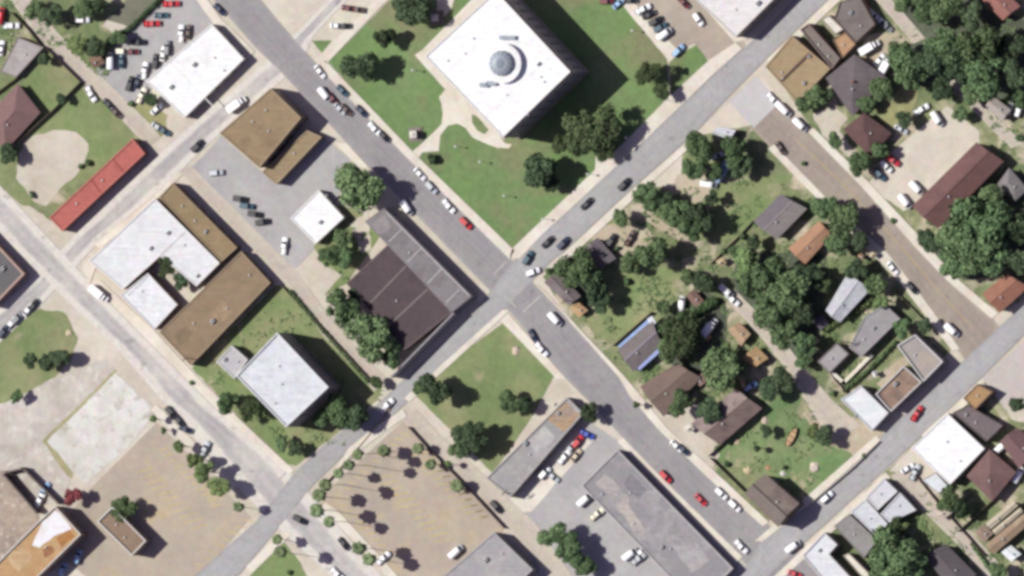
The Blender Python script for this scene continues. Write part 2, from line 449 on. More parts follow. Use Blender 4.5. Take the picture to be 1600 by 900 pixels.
def palm_crown(seed, n=46):
    R = random.Random(seed); bm = bmesh.new()
    for i in range(n):
        a = i*2.4+R.uniform(-.2, .2); el = R.uniform(-.5, 1.15); L = R.uniform(1.75, 2.1)
        d = Vector((cos(a), sin(a), 0)); side = Vector((-sin(a), cos(a), 0)); pr = None
        for k in range(6):
            t = k/5; x = L*t*cos(el*(1-t*.5)); z = L*t*sin(el)-1.0*t*t*(1.1)
            w = .85*math.sin(pi*min(1, .12+t*.95))*(1 if k < 5 else .2)+.03
            p = d*x+Vector((0, 0, z)); droop = Vector((0, 0, -.16*w/.5))
            cur = [bm.verts.new(p+side*w+droop), bm.verts.new(p), bm.verts.new(p-side*w+droop)]
            if pr:
                bm.faces.new((pr[0], cur[0], cur[1], pr[1])); bm.faces.new((pr[1], cur[1], cur[2], pr[2]))
            pr = cur
    return to_mesh('crown', bm, PALML)
PALMC = [palm_crown(i) for i in range(3)]
def ptrunk():
    bm = bmesh.new(); pr = Vector((0, 0, 0))
    for k in range(8):
        q = Vector((.02*math.sin(k*.5), .015*math.sin(k*.7), (k+1)/8)); 
        tube(bm, pr, q, .32-.02*k, .31-.02*k, 9); pr = q
    return to_mesh('trunk', bm, PTRUNK)
PT = ptrunk()
def palm(u, v, h, label, s=1.):
    q = P(u, v, h); R = random.Random(int(u*7+v)); o = root('palm_tree', (q.x, q.y, 0), 0, label, 'palm tree', 'palm trees round the tan parking lots')
    t = link('trunk', PT, o); t.scale = (.36, .36, h); o.rotation_euler = (R.uniform(-.035, .035), R.uniform(-.035, .035), R.uniform(0, 6)); s *= R.uniform(.85, 1.2)
    c = link('crown', R.choice(PALMC), o, (0, 0, h)); c.scale = (s, s, s)
# ---------------------------------------------------------------- vehicles
def loft(bm, st, mi=0):
    prev = None; first = None
    for x, w, z0, z1 in st:
        hgt = z1-z0
        half = [(0, z0), (w*.86, z0), (w, z0+hgt*.2), (w, z1-hgt*.28), (w*.9, z1-.03), (0, z1)]
        pts = [(y, z) for y, z in half]+[(-y, z) for y, z in half[-2:0:-1]]
        r = [bm.verts.new((x, y, z)) for y, z in pts]
        if prev:
            for i in range(len(r)):
                j = (i+1) % len(r); bm.faces.new((prev[i], prev[j], r[j], r[i])).material_index = mi
        else: first = r
        prev = r
    bm.faces.new(prev).material_index = mi; bm.faces.new(first[::-1]).material_index = mi
    bmesh.ops.recalc_face_normals(bm, faces=bm.faces[:])
def cab(bm, x0, x1, t0, t1, zb, zt, wb, wt):
    """greenhouse frustum; returns its four corner rows for the glass"""
    lo = [Vector((x1, -wb, zb)), Vector((x1, wb, zb)), Vector((x0, wb, zb)), Vector((x0, -wb, zb))]
    hi = [Vector((t1, -wt, zt)), Vector((t1, wt, zt)), Vector((t0, wt, zt)), Vector((t0, -wt, zt))]
    ring(bm, lo, hi); top = [Vector((v.x*1, v.y, v.z)) for v in hi]
    cap(bm, top); return lo, hi
def pane(lo, hi, i, j, ins=.1, off=.015):
    q = [lo[i], lo[j], hi[j], hi[i]]; c = sum(q, Vector())/4
    n = (q[1]-q[0]).cross(q[3]-q[0]).normalized()
    q = [c+(v-c)*(1-ins)+n*off for v in q]
    bm = bmesh.new(); cap(bm, q); cap(bm, [v-n*.012 for v in q], 0, False); ring(bm, [v-n*.012 for v in q], q)
    return bm
def wheel_mesh(r=.34, w=.24):
    bm = bmesh.new(); tube(bm, Vector((0, -w/2, 0)), Vector((0, w/2, 0)), r, r, 16, 0)
    tube(bm, Vector((0, w/2, 0)), Vector((0, w/2+.015, 0)), r*.62, r*.55, 12, 1); tube(bm, Vector((0, -w/2-.015, 0)), Vector((0, -w/2, 0)), r*.55, r*.62, 12, 1)
    return to_mesh('wheel', bm, [TYRE, RIM])
WHEEL = wheel_mesh()
def small(sz, m, name):
    bm = bmesh.new(); box(bm, (0, 0, 0), sz, 0, 0, .9); return to_mesh(name, bm, m)
HL, TL = small((.14, .36, .16), LAMP, 'headlight'), small((.1, .3, .18), TAIL, 'taillight')
KIND = {}
def vehicle_kind(k):
    bm = bmesh.new(); parts = []
    if k == 'sedan':
        loft(bm, [(-2.4, .68, .42, .8), (-2.2, .84, .3, .9), (-1.5, .9, .24, .96), (0, .92, .22, .95), (1.1, .91, .24, .92), (2.0, .86, .28, .82), (2.38, .66, .38, .68)])
        lo, hi = cab(bm, -1.85, 1.15, -1.0, .3, .93, 1.42, .8, .6); xs, fx = (-1.45, 1.45), (2.3, -2.38)
        parts = [('windshield', lo, hi, 0, 1), ('rear_window', lo, hi, 2, 3), ('side_window', lo, hi, 1, 2), ('side_window', lo, hi, 3, 0)]; hz = .64
    elif k == 'suv':
        loft(bm, [(-2.4, .8, .42, .95), (-2.25, .92, .34, 1.08), (-1., .96, .3, 1.1), (.9, .96, .3, 1.08), (2.0, .92, .34, 1.0), (2.42, .76, .42, .85)])
        lo, hi = cab(bm, -2.3, 1.2, -2.0, .45, 1.07, 1.75, .87, .72); xs, fx = (-1.45, 1.5), (2.36, -2.4)
        parts = [('windshield', lo, hi, 0, 1), ('rear_window', lo, hi, 2, 3), ('side_window', lo, hi, 1, 2), ('side_window', lo, hi, 3, 0)]; hz = .74
    elif k == 'pickup':
        loft(bm, [(-.9, .95, .4, 1.05), (0, .96, .36, 1.08), (1.2, .96, .36, 1.08), (2.3, .93, .4, 1.0), (2.72, .8, .46, .88)])
        box(bm, (-1.85, 0, .58), (1.9, 1.86, .3)); 
        for s in (-1, 1): box(bm, (-1.85, s*.87, .9), (1.9, .12, .36))
        box(bm, (-2.77, 0, .86), (.1, 1.86, .44))
        lo, hi = cab(bm, -.85, 1.35, -.6, .55, 1.06, 1.72, .86, .7); xs, fx = (-1.75, 1.75), (2.66, -2.8)
        parts = [('windshield', lo, hi, 0, 1), ('rear_window', lo, hi, 2, 3), ('side_window', lo, hi, 1, 2), ('side_window', lo, hi, 3, 0)]; hz = .8
    elif k == 'van':
        loft(bm, [(-2.7, .95, .4, 2.0), (-2.6, 1., .36, 2.12), (1.0, 1., .36, 2.12), (1.25, .99, .36, 2.05), (2.1, .96, .4, 1.15), (2.65, .84, .46, .95)])
        lo = [Vector((2.12, -.86, 1.22)), Vector((2.12, .86, 1.22)), Vector((1.1, .86, 1.2)), Vector((1.1, -.86, 1.2))]
        hi = [Vector((1.32, -.8, 2.02)), Vector((1.32, .8, 2.02)), Vector((1.1, .8, 2.02)), Vector((1.1, -.8, 2.02))]
        lo2 = [Vector((v.x, 1.0*(1 if v.y > 0 else -1), v.z)) for v in lo]; hi2 = [Vector((v.x, 1.0*(1 if v.y > 0 else -1), v.z-.15)) for v in hi]
        xs, fx = (-1.75, 1.6), (2.58, -2.7)
        parts = [('windshield', lo, hi, 0, 1), ('side_window', lo2, hi2, 1, 2), ('side_window', lo2, hi2, 3, 0)]; hz = .8
    elif k == 'truck':
        box(bm, (-1.1, 0, 1.75), (4.6, 2.3, 2.3)); box(bm, (-.2, 0, .5), (6.4, 1.0, .2))
        loft(bm, [(1.3, 1.0, .5, 1.5), (2.2, 1.0, .5, 1.5), (3.1, .95, .5, 1.35), (3.35, .85, .55, 1.2)])
        lo, hi = cab(bm, 1.3, 2.7, 1.35, 2.15, 1.45, 2.25, .95, .85); xs, fx = (-2.2, 2.4), (3.28, -3.4)
        parts = [('windshield', lo, hi, 0, 1), ('side_window', lo, hi, 1, 2), ('side_window', lo, hi, 3, 0)]; hz = .85
    bmesh.ops.recalc_face_normals(bm, faces=bm.faces[:])
    if k not in ('truck',):
        bmesh.ops.bevel(bm, geom=[e for e in bm.edges if e.is_manifold and e.calc_face_angle(0) > .5], offset=.035, segments=2, affect='EDGES', clamp_overlap=True)
        for f in bm.faces: f.smooth = True
    body = to_mesh('body', bm, None or [TYRE])
    pl = [(n, to_mesh(n, pane(lo_, hi_, i, j), GLASS)) for n, lo_, hi_, i, j in parts]
    wy = {'sedan': .8, 'suv': .84, 'pickup': .84, 'van': .88, 'truck': .98}[k]
    KIND[k] = (body, pl, xs, fx, hz, wy)
PAINT = {'white': 'fbfbfb', 'silver': 'c4c8cc', 'grey': '8a8c90', 'black': '26262a', 'navy': '2b3350', 'blue': '3450b8', 'sky': '9cc0e4', 'red': 'c8303a',
         'maroon': '702830', 'tan': 'd0c0a4', 'green': '38503c', 'teal': '3c5c6c', 'brown': '5c4840', 'cream': 'f2ecd8'}
BODY = {}
def car(u, v, ang, kind, colour, label, group=None, sc=1., name=None, z=.15):
    if kind not in KIND: vehicle_kind(kind)
    body, pl, xs, fx, hz, wy = KIND[kind]
    if (kind, colour) not in BODY:
        b = body.copy(); b.materials[0] = plain('paint_'+colour, PAINT[colour], .35, 0, 1.15, .4); BODY[kind, colour] = b
    q = P(u, v, .9); q.z = z
    nm = name or {'sedan': 'parked_car', 'suv': 'parked_car', 'pickup': 'pickup_truck', 'van': 'van', 'truck': 'box_truck'}[kind]
    o = root(nm, q, radians(ang), label, {'pickup': 'pickup truck', 'van': 'van', 'truck': 'truck'}.get(kind, 'car'), group or 'vehicles on the streets and lots')
    o.scale = (sc, sc, sc)
    link('body', BODY[kind, colour], o)
    for n, m in pl: link(n, m, o)
    for x in xs:
        for s in (-1, 1): link('wheel', WHEEL, o, (x, s*wy, .34))
    for s in (-1, 1):
        link('headlight', HL, o, (fx[0], s*(wy-.3), hz)); link('taillight', TL, o, (fx[1], s*(wy-.22), hz+.08))
    return o
# ---------------------------------------------------------------- fences, poles
def fence(pts, h, label, m=WOOD, cat='fence', name='board_fence', t=.1, post=2.8):
    q = [P(u, v) for u, v in pts]; o = root(name, q[0], 0, label, cat)
    for a, b in zip(q, q[1:]):
        d = b-a; L = d.length; bm = bmesh.new(); n = max(1, int(L/1.4)); dn = d.normalized(); rz = math.atan2(d.y, d.x)
        for k in range(n):
            hh = h+random.uniform(-.04, .04); cc = a-q[0]+dn*(L*(k+.5)/n)
            box(bm, (cc.x, cc.y, hh/2+.02), (L/n-.015, t, hh-.02), rz)
        link('panel', to_mesh('panel', bm, m), o)
        k = max(1, int(L/post))
        for j in range(k+1):
            bm = bmesh.new(); cc = a-q[0]+dn*(L*j/k); box(bm, (cc.x, cc.y, h/2+.08), (t+.1, t+.1, h+.16), rz)
            link('post', to_mesh('post', bm, m), o)
    return o
def hedge(pts, r, tone, label):
    q = [P(u, v) for u, v in pts]; o = root('hedge', q[0], 0, label, 'hedge'); bm = bmesh.new(); R = random.Random(int(pts[0][0]))
    for a, b in zip(q, q[1:]):
        L = (b-a).length; n = int(L*28)
        for k in range(int(L/.7)+1):
            p = a-q[0]+(b-a)*(k*.7/L if k*.7 < L else 1); res = bmesh.ops.create_icosphere(bm, subdivisions=1, radius=r*.75)
            for v in res['verts']: v.co = v.co*R.uniform(.85, 1.15)+p+Vector((0, 0, r*.7))
            for f in bm.faces:
                if f.material_index == 0 and f.is_valid: f.material_index = 1
        for k in range(n):
            nn = Vector((R.gauss(0, 1), R.gauss(0, 1), abs(R.gauss(0, 1)))).normalized(); p = a-q[0]+(b-a)*R.random()+nn*r*R.uniform(.7, 1.2)+Vector((0, 0, r*.7))
            x = nn.orthogonal().normalized(); y = nn.cross(x); s = R.uniform(.2, .45)
            f = bm.faces.new([bm.verts.new(p+x*s), bm.verts.new(p+y*s*.6), bm.verts.new(p-x*s), bm.verts.new(p-y*s*.6)]); f.material_index = 2
    for f in bm.faces: f.material_index = 0 if f.material_index == 2 else 1
    link('foliage', to_mesh('foliage', bm, [LEAF[tone], INNER]), o); return o
# ================================================================ THE GROUND
G_BASE = mat('pale_dust', 'ddd3c3', .1, 'cabfae', .5, .04)
G_LAWN = mat('lawn_grass', '6a8c48', .2, '758d56', .5, .05, .15, bump=.4, h3='85845e', t3=.54, s3=.03)
G_GRASS = mat('rough_grass', '788c52', .18, '9a986e', .55, .06, .14, bump=.5, h3='b3a78a', t3=.67, s3=.1)
G_DRY = mat('dry_grass', '93955f', .16, 'b0a67c', .5, .08, .14, bump=.4)
G_YARD = mat('yard_ground', '6e804f', .25, '868b60', .5, .07, .1, bump=.4, h3='c8bba2', t3=.57, s3=.09)
G_DIRT = mat('bare_dirt', 'c9bba4', .12, 'b5a68c', .5, .07)
G_SAND = mat('pale_sand', 'd3c9ba', .08, 'c4b8a4', .55, .08)
G_CONC = mat('concrete', 'ebe3d5', .07, 'dcd1c0', .5, .1)
G_PALE = mat('pale_concrete', 'e2e0da', .1, 'd2cdc3', .52, .1, h3='bdb5a8', t3=.6, s3=.22)
G_GREY = mat('lot_asphalt', 'adaaaa', .09, 'b8b4b2', .5, .06)
G_TAN = mat('tan_asphalt', 'bdae9b', .08, 'b0a294', .52, .06, h3='c0ae90', t3=.6, s3=.09)
G_CREAM = mat('cream_gravel', 'ddd3c2', .07, 'd0c6b6', .5, .1)
R_MAIN = road_mat('asphalt_grey', '9b9799', 'a9a4a3', '949092')
R_LIGHT = road_mat('asphalt_pale', 'bab5b4', 'e0d9d0', 'b0abaa', .22)
R_CROSS = road_mat('asphalt_crosstown', 'b0aeae', 'a7a3a1', 'b6b4b5')
R_TAN = road_mat('asphalt_tan', 'a3968c', 'b4a898', '9d9086')
R_ALLEY = road_mat('alley_dirt', 'c9bdaf', 'd2c8b8', 'bfb2a6')
def base():
    bm = bmesh.new(); cap(bm, [Vector((x, y, 0)) for x, y in ((-700, -500), (700, -500), (700, 500), (-700, 500))])
    return tag(link('ground', to_mesh('ground', bm, G_BASE)), kind='structure')
base()
# --- town blocks
sheet('yard_ground', [(-60, -80), (12, -60), (95, 40), (245, 218), (215, 245), (80, 345), (40, 320), (-60, 235)], G_YARD, .012, .5)
sheet('yard_ground', [(60, -60), (300, -60), (330, 10), (205, 180), (165, 160), (20, -20)], G_YARD, .012, .4)
sheet('yard_ground', [(848, 432), (880, 398), (1000, 292), (1062, 232), (1085, 215), (1160, 190), (1180, 190), (1262, 293), (1402, 430), (1490, 545), (1440, 590), (1380, 660), (1262, 782), (1190, 820), (1112, 735), (1009, 626), (895, 503)], G_YARD, .012, .3)
sheet('yard_ground', [(1205, 105), (1320, -10), (1660, -60), (1660, 440), (1560, 488), (1492, 437), (1350, 282), (1272, 205)], G_YARD, .012, .3)
sheet('yard_ground', [(1540, 595), (1660, 500), (1660, 980), (1215, 980), (1292, 825), (1440, 682)], G_YARD, .012, .3)
sheet('yard_ground', [(300, 575), (430, 445), (460, 450), (598, 600), (590, 625), (462, 728), (440, 722)], G_GRASS, .012, .3)
# --- lots
sheet('parking_lot', [(150, 105), (200, 50), (262, -10), (312, -10), (345, 38), (240, 132), (228, 175), (205, 180), (160, 150)], G_GREY, .03)
sheet('lawn', [(75, 76), (125, 128), (72, 178), (35, 132)], G_GRASS, .03, .3)
sheet('lawn', [(130, 130), (150, 150), (222, 215), (190, 262), (40, 320), (-10, 270), (-10, 240)], G_GRASS, .03, .4)
sheet('sand_patch', [(30, 240), (52, 212), (85, 203), (118, 206), (138, 225), (132, 252), (118, 275), (90, 300), (72, 322), (48, 310), (25, 278)], G_SAND, .04, .5)
sheet('grass_verge', [(0, 268), (22, 285), (52, 318), (40, 322), (-10, 285)], G_GRASS, .045, .4)
sheet('grass_verge', [(200, 160), (228, 160), (262, 180), (260, 205), (243, 218), (222, 190)], G_DRY, .045, .5)
sheet('dirt_lot', [(170, 25), (200, 20), (205, 45), (180, 55), (160, 40)], G_SAND, .03, .4)
sheet('parking_lot', [(405, -20), (520, -20), (500, 2), (440, 46), (428, 42)], G_CREAM, .03, .2)
sheet('parking_lot', [(478, 62), (560, -20), (640, -20), (506, 98)], G_CREAM, .03)
sheet('grass_island', [(487, 63), (519, 63), (503, 83)], G_LAWN, .05, .1)
sheet('parking_lot', [(962, -20), (1110, -20), (1165, 70), (1140, 105), (1100, 90), (1085, 68), (1062, 78), (1046, 96)], mat('lot_tan_road', 'b9ab9b', .07, 'aa9c8e', .5, .06), .03)
sheet('sidewalk', [(945, -20), (968, -20), (1062, 82), (1046, 97)], G_CONC, .04)
sheet('lawn', [(513, 97), (628, -20), (950, -20), (1042, 92), (1046, 150), (1000, 204), (822, 384), (802, 394), (650, 246)], G_LAWN, .05, .12)
sheet('lawn', [(1046, 97), (1066, 82), (1088, 70), (1106, 94), (1108, 100), (1048, 150)], G_LAWN, .05, .15)
sheet('parking_lot', [(1135, 165), (1190, 120), (1225, 160), (1180, 195), (1092, 212), (1084, 222), (1066, 242), (1062, 292), (998, 292), (1052, 238)], G_CREAM, .03, .2)
sheet('parking_lot', [(1138, 158), (1182, 120), (1220, 160), (1178, 200)], mat('pale_asphalt', 'c9c5c4', .06), .035)
sheet('dirt_yard', [(1058, 272), (1125, 262), (1125, 300), (1085, 318), (1050, 300)], G_DIRT, .03, .5)
sheet('dirt_drive', [(985, 322), (1005, 318), (1040, 350), (1088, 368), (1075, 382), (1020, 352), (990, 335)], G_DIRT, .035, .3)
sheet('dirt_yard', [(935, 352), (1000, 350), (1030, 375), (975, 402), (925, 375)], G_DIRT, .03, .5)
sheet('lawn', [(1110, 290), (1240, 270), (1200, 330), (1150, 380), (1085, 375), (1110, 330)], G_GRASS, .03, .5)
sheet('lawn', [(985, 425), (1060, 415), (1075, 440), (1020, 490), (965, 530), (930, 530), (912, 500), (950, 450)], G_GRASS, .03, .5)
sheet('lawn', [(1192, 640), (1250, 595), (1280, 645), (1300, 690), (1355, 712), (1262, 788), (1180, 740), (1115, 715)], mat('yard_lawn', '68894e', .22, '8a9164', .52, .07, .14, bump=.4, h3='b8ab8c', t3=.62, s3=.12), .03, .4)
sheet('dirt_yard', [(1252, 645), (1290, 640), (1372, 668), (1382, 682), (1340, 715), (1290, 690)], G_DIRT, .04, .5)
sheet('dirt_yard', [(1000, 625), (1055, 620), (1105, 640), (1125, 712), (1110, 735)], G_SAND, .03, .4)
sheet('concrete_pad', [(1385, 245), (1480, 165), (1530, 205), (1530, 225), (1425, 322), (1412, 330), (1392, 315), (1352, 295)], G_CREAM, .04, .2)
sheet('dirt_lot', [(1355, 55), (1400, 50), (1402, 95), (1380, 110), (1345, 95)], G_DIRT, .04, .4)
sheet('lawn', [(1410, 133), (1432, 140), (1430, 165), (1395, 200), (1375, 182)], G_DRY, .04, .5)
sheet('dirt_lot', [(1270, 178), (1305, 168), (1325, 185), (1312, 205), (1352, 250), (1330, 248), (1285, 212)], G_SAND, .04, .4)
sheet('lawn', [(785, 505), (866, 587), (838, 640), (770, 740), (700, 668), (642, 612)], G_GRASS, .03, .2)
sheet('dirt_yard', [(866, 587), (900, 615), (880, 625), (855, 650), (838, 640)], G_SAND, .04, .5)
sheet('parking_lot', [(922, 660), (968, 690), (1035, 760), (1190, 910), (1130, 990), (870, 960), (832, 880), (800, 800), (830, 800)], G_GREY, .03)
sheet('concrete_pad', [(796, 778), (905, 675), (925, 690), (830, 800), (805, 800)], G_CONC, .04, .2)
sheet('parking_lot', [(632, 655), (790, 825), (700, 915), (640, 930), (560, 860), (500, 790), (510, 768)], G_TAN, .03)
sheet('parking_lot', [(245, 660), (392, 808), (300, 915), (150, 915), (75, 850), (130, 775)], G_TAN, .03)
sheet('concrete_pad', [(178, 580), (244, 642), (200, 700), (132, 756), (68, 690)], G_PALE, .04, .3)
sheet('dirt_lot', [(-20, 610), (90, 590), (165, 560), (178, 582), (66, 690), (110, 745), (95, 790), (-20, 760)], mat('grey_dirt', 'd2cac0', .12, 'bfb5aa', .5, .09, h3='dcd6cc', t3=.6, s3=.3), .02, .5)
sheet('dirt_lot', [(-20, 740), (20, 735), (60, 790), (60, 820), (-20, 900)], mat('brown_rubble', 'b8a695', .2, '9c8c80', .5, .15, h3='d8ccc0', t3=.62, s3=.35), .03, .4)
sheet('lawn', [(-20, 532), (62, 482), (98, 487), (122, 528), (112, 560), (85, 590), (-20, 640)], G_GRASS, .03, .5)
sheet('grass_verge', [(66, 690), (180, 577), (183, 580), (70, 693)], mat('weed_strip', 'aaa478', .25), .05, .25)
sheet('grass_verge', [(68, 692), (73, 689), (115, 740), (112, 748), (106, 744)], mat('weed_strip', 'aaa478', .25), .052, .25)
sheet('lawn', [(440, 843), (470, 880), (490, 920), (370, 920)], G_GRASS, .03, .3)
sheet('parking_lot', [(332, 228), (345, 212), (405, 265), (430, 288), (505, 215), (548, 250), (520, 330), (495, 385), (462, 420), (400, 372), (296, 265)], G_GREY, .03)
sheet('yard_ground', [(525, 320), (560, 330), (600, 360), (545, 440), (508, 460), (500, 400), (490, 385)], G_GRASS, .025, .3)
sheet('concrete_pad', [(455, 425), (485, 402), (535, 430), (505, 462)], G_SAND, .04, .2)
sheet('concrete_pad', [(545, 345), (575, 335), (580, 390), (565, 395)], G_SAND, .04, .3)
sheet('parking_lot', [(1535, 590), (1640, 500), (1640, 640), (1570, 640)], mat('pale_grey_lot', 'c4bab4', .08), .03, .2)
sheet('concrete_pad', [(1390, 735), (1425, 700), (1485, 755), (1460, 775), (1425, 745)], G_CREAM, .04)
sheet('dirt_yard', [(1570, 632), (1605, 625), (1605, 660), (1580, 655)], G_SAND, .045, .4)
sheet('dirt_yard', [(1370, 600), (1400, 565), (1425, 555), (1415, 575), (1385, 612)], G_DIRT, .03, .4)
FLOOR = mat('shaded_soil', '59604a', .3, '4a5240', .5, .12, bump=.6, bs=.6)  # shade of the gaps between crowns put into the ground colour
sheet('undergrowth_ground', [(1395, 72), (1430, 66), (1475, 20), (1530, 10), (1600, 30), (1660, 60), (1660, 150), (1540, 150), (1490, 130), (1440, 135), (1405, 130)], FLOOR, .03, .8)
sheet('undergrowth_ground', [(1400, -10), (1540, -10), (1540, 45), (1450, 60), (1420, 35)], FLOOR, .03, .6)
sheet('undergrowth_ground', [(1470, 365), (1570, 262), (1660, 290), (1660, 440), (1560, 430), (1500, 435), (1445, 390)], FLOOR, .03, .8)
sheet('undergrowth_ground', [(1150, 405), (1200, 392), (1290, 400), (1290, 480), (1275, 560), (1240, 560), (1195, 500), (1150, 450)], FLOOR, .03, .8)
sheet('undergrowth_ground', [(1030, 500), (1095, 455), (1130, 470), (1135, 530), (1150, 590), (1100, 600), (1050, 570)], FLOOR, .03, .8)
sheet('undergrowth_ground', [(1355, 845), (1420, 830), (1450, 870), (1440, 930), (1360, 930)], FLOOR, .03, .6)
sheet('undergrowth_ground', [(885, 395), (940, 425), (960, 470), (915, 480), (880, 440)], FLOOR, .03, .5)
# --- streets
strip('street', [(300, -40), (335, 0), (400, 75), (437, 110), (545, 227), (577, 260), (717, 404), (795, 485), (885, 592), (962, 672), (1027, 742), (1150, 866), (1215, 935)],
      [(380, -40), (408, 0), (445, 45), (502, 108), (623, 233), (652, 260), (797, 404), (850, 460), (974, 590), (1040, 670), (1112, 735), (1200, 820), (1290, 905)], R_MAIN, .06)
strip('street', [(-60, 530), (0, 478), (62, 425), (120, 365), (245, 245), (330, 168), (430, 85), (480, 35), (550, -40)],
      [(-60, 590), (0, 535), (62, 478), (160, 372), (238, 308), (325, 226), (470, 100), (490, 55), (580, -40)], R_LIGHT, .052)
strip('street', [(255, 935), (307, 897), (400, 815), (462, 737), (510, 692), (590, 632), (742, 487), (800, 410), (845, 367), (926, 291), (1025, 202), (1125, 108), (1200, 42), (1260, -20)],
      [(330, 935), (375, 897), (402, 865), (490, 757), (550, 700), (595, 668), (785, 487), (862, 408), (878, 397), (992, 291), (1082, 213), (1140, 150), (1205, 85), (1315, -20)], R_CROSS, .068)
strip('street', [(-60, 305), (0, 365), (100, 465), (180, 540), (250, 622), (375, 765), (440, 830), (535, 915)],
      [(-60, 235), (0, 290), (142, 443), (237, 540), (332, 635), (455, 738), (520, 812), (610, 915)], R_LIGHT, .056)
strip('street', [(1176, 202), (1190, 216), (1225, 250), (1300, 322), (1385, 400), (1437, 470), (1495, 545), (1520, 580)],
      [(1216, 162), (1230, 172), (1272, 207), (1350, 285), (1432, 375), (1502, 457), (1552, 500), (1580, 535)], R_TAN, .058)
strip('street', [(1140, 930), (1190, 842), (1262, 782), (1372, 686), (1507, 562), (1587, 487), (1660, 420)],
      [(1175, 930), (1210, 890), (1287, 822), (1380, 737), (1445, 677), (1532, 592), (1600, 524), (1660, 470)], R_CROSS, .064)
# --- alleys
strip('alley', [(2, -20), (60, 60), (112, 115), (150, 145), (210, 208), (232, 228)], [(35, -20), (85, 45), (140, 105), (172, 132), (238, 197), (252, 215)], R_ALLEY, .05)
strip('alley', [(275, 262), (325, 318), (390, 385), (445, 440), (505, 525), (568, 590), (585, 612)], [(298, 258), (345, 305), (412, 372), (466, 428), (522, 505), (582, 570), (605, 592)], R_ALLEY, .05)
strip('alley', [(628, 656), (662, 690), (700, 728), (760, 790), (800, 830), (850, 890), (880, 930)], [(650, 640), (690, 682), (728, 715), (790, 775), (835, 815), (880, 880), (915, 930)], R_ALLEY, .054)
strip('alley', [(1128, 455), (1145, 478), (1190, 528), (1235, 585), (1262, 632), (1300, 690)], [(1146, 450), (1165, 470), (1210, 515), (1258, 575), (1300, 625), (1345, 665)], R_ALLEY, .045)
strip('alley', [(1392, 745), (1440, 795), (1500, 855), (1545, 905)], [(1415, 727), (1460, 780), (1520, 835), (1570, 890)], R_ALLEY, .05)
strip('alley', [(1360, -10), (1395, 30), (1428, 68)], [(1380, -15), (1412, 20), (1446, 60)], R_ALLEY, .05)
strip('alley', [(1478, 135), (1520, 172), (1580, 232)], [(1492, 122), (1540, 165), (1600, 225)], R_ALLEY, .045)
# --- sidewalks with a real kerb step
for pl in ([(498, 105), (509, 95), (652, 244), (804, 391), (797, 405), (642, 252)],
           [(797, 402), (801, 388), (985, 213), (1047, 150), (1106, 96), (1150, 66), (1160, 76), (1112, 119), (1012, 215), (848, 366), (812, 404)],
           [(492, 95), (608, -20), (624, -20), (512, 98)],
           [(522, 222), (543, 225), (577, 262), (562, 262)],
           [(786, 484), (796, 486), (640, 628), (632, 622)], [(782, 500), (795, 490), (885, 592), (870, 592)],
           [(840, 445), (852, 456), (976, 588), (1042, 668), (1112, 732), (1202, 816), (1192, 822), (1108, 748), (1030, 672), (985, 620), (968, 590)],
           [(867, 405), (878, 398), (995, 292), (1086, 212), (1096, 214), (1000, 302), (885, 408)],
           [(140, 445), (152, 412), (140, 402), (130, 418)], [(145, 442), (155, 436), (240, 515), (300, 580), (385, 665), (460, 735), (452, 742), (335, 636), (238, 540)],
           [(148, 384), (158, 374), (238, 309), (280, 268), (286, 273), (243, 313), (160, 386)],
           [(300, -10), (318, -10), (346, 30), (398, 80), (388, 92), (335, 38)],
           [(1262, 205), (1272, 200), (1355, 282), (1440, 372), (1492, 432), (1560, 490), (1550, 498), (1480, 438), (1432, 388), (1345, 290)],
           [(1200, 232), (1210, 226), (1300, 318), (1388, 396), (1440, 462), (1500, 545), (1488, 548), (1405, 440)],
           [(1440, 680), (1532, 596), (1542, 602), (1450, 690)], [(1180, 845), (1258, 778), (1370, 680), (1376, 688), (1264, 788), (1192, 846)],
           [(1205, 905), (1292, 824), (1384, 738), (1392, 746), (1300, 832), (1215, 912)],
           [(965, 690), (974, 684), (1034, 746), (1160, 870), (1150, 880)],
           [(1170, 62), (1140, 40), (1095, -10), (1082, -10), (1148, 66)], [(1200, 92), (1312, -12), (1322, -8), (1208, 100)],
           [(385, 885), (445, 828), (455, 836), (395, 895)], [(495, 770), (508, 762), (545, 700), (590, 665), (630, 640), (636, 650), (560, 705)],
           [(500, 792), (520, 812), (610, 905), (622, 900), (530, 800), (510, 785)], [(236, 640), (245, 632), (372, 758), (365, 768)]):
    sheet('sidewalk', pl, G_CONC, .13, 0, .13)
# --- courthouse walks
sheet('footpath', [(640, 240), (655, 228), (672, 212), (690, 194), (692, 178), (690, 162), (686, 152), (694, 142), (702, 135), (750, 195), (782, 222), (800, 226), (795, 232), (775, 230), (752, 221), (738, 214), (728, 200), (715, 193), (700, 196), (688, 212), (686, 236), (660, 238), (652, 250)], G_CONC, .09, .1)
sheet('footpath', [(648, 86), (660, 78), (775, -40), (792, -40), (700, 100), (790, 225), (778, 232)], G_CONC, .086)
sheet('footpath', [(684, -10), (712, -10), (706, 12), (690, 32), (682, 26)], G_CONC, .088, .1)
sheet('flower_bed', [(737, 178), (746, 182), (764, 203), (757, 210), (746, 204), (738, 192)], G_LAWN, .12, .1)
sheet('concrete_pad', [(931, 245), (940, 240), (950, 252), (958, 250), (940, 270), (930, 265)], G_CONC, .1, .1)
sheet('undergrowth_ground', [(168, 32), (215, -18), (250, -4), (203, 42)], mat('olive_ground', '7c7a6a', .15, '6c6c58', .5, .1), .03, .3)
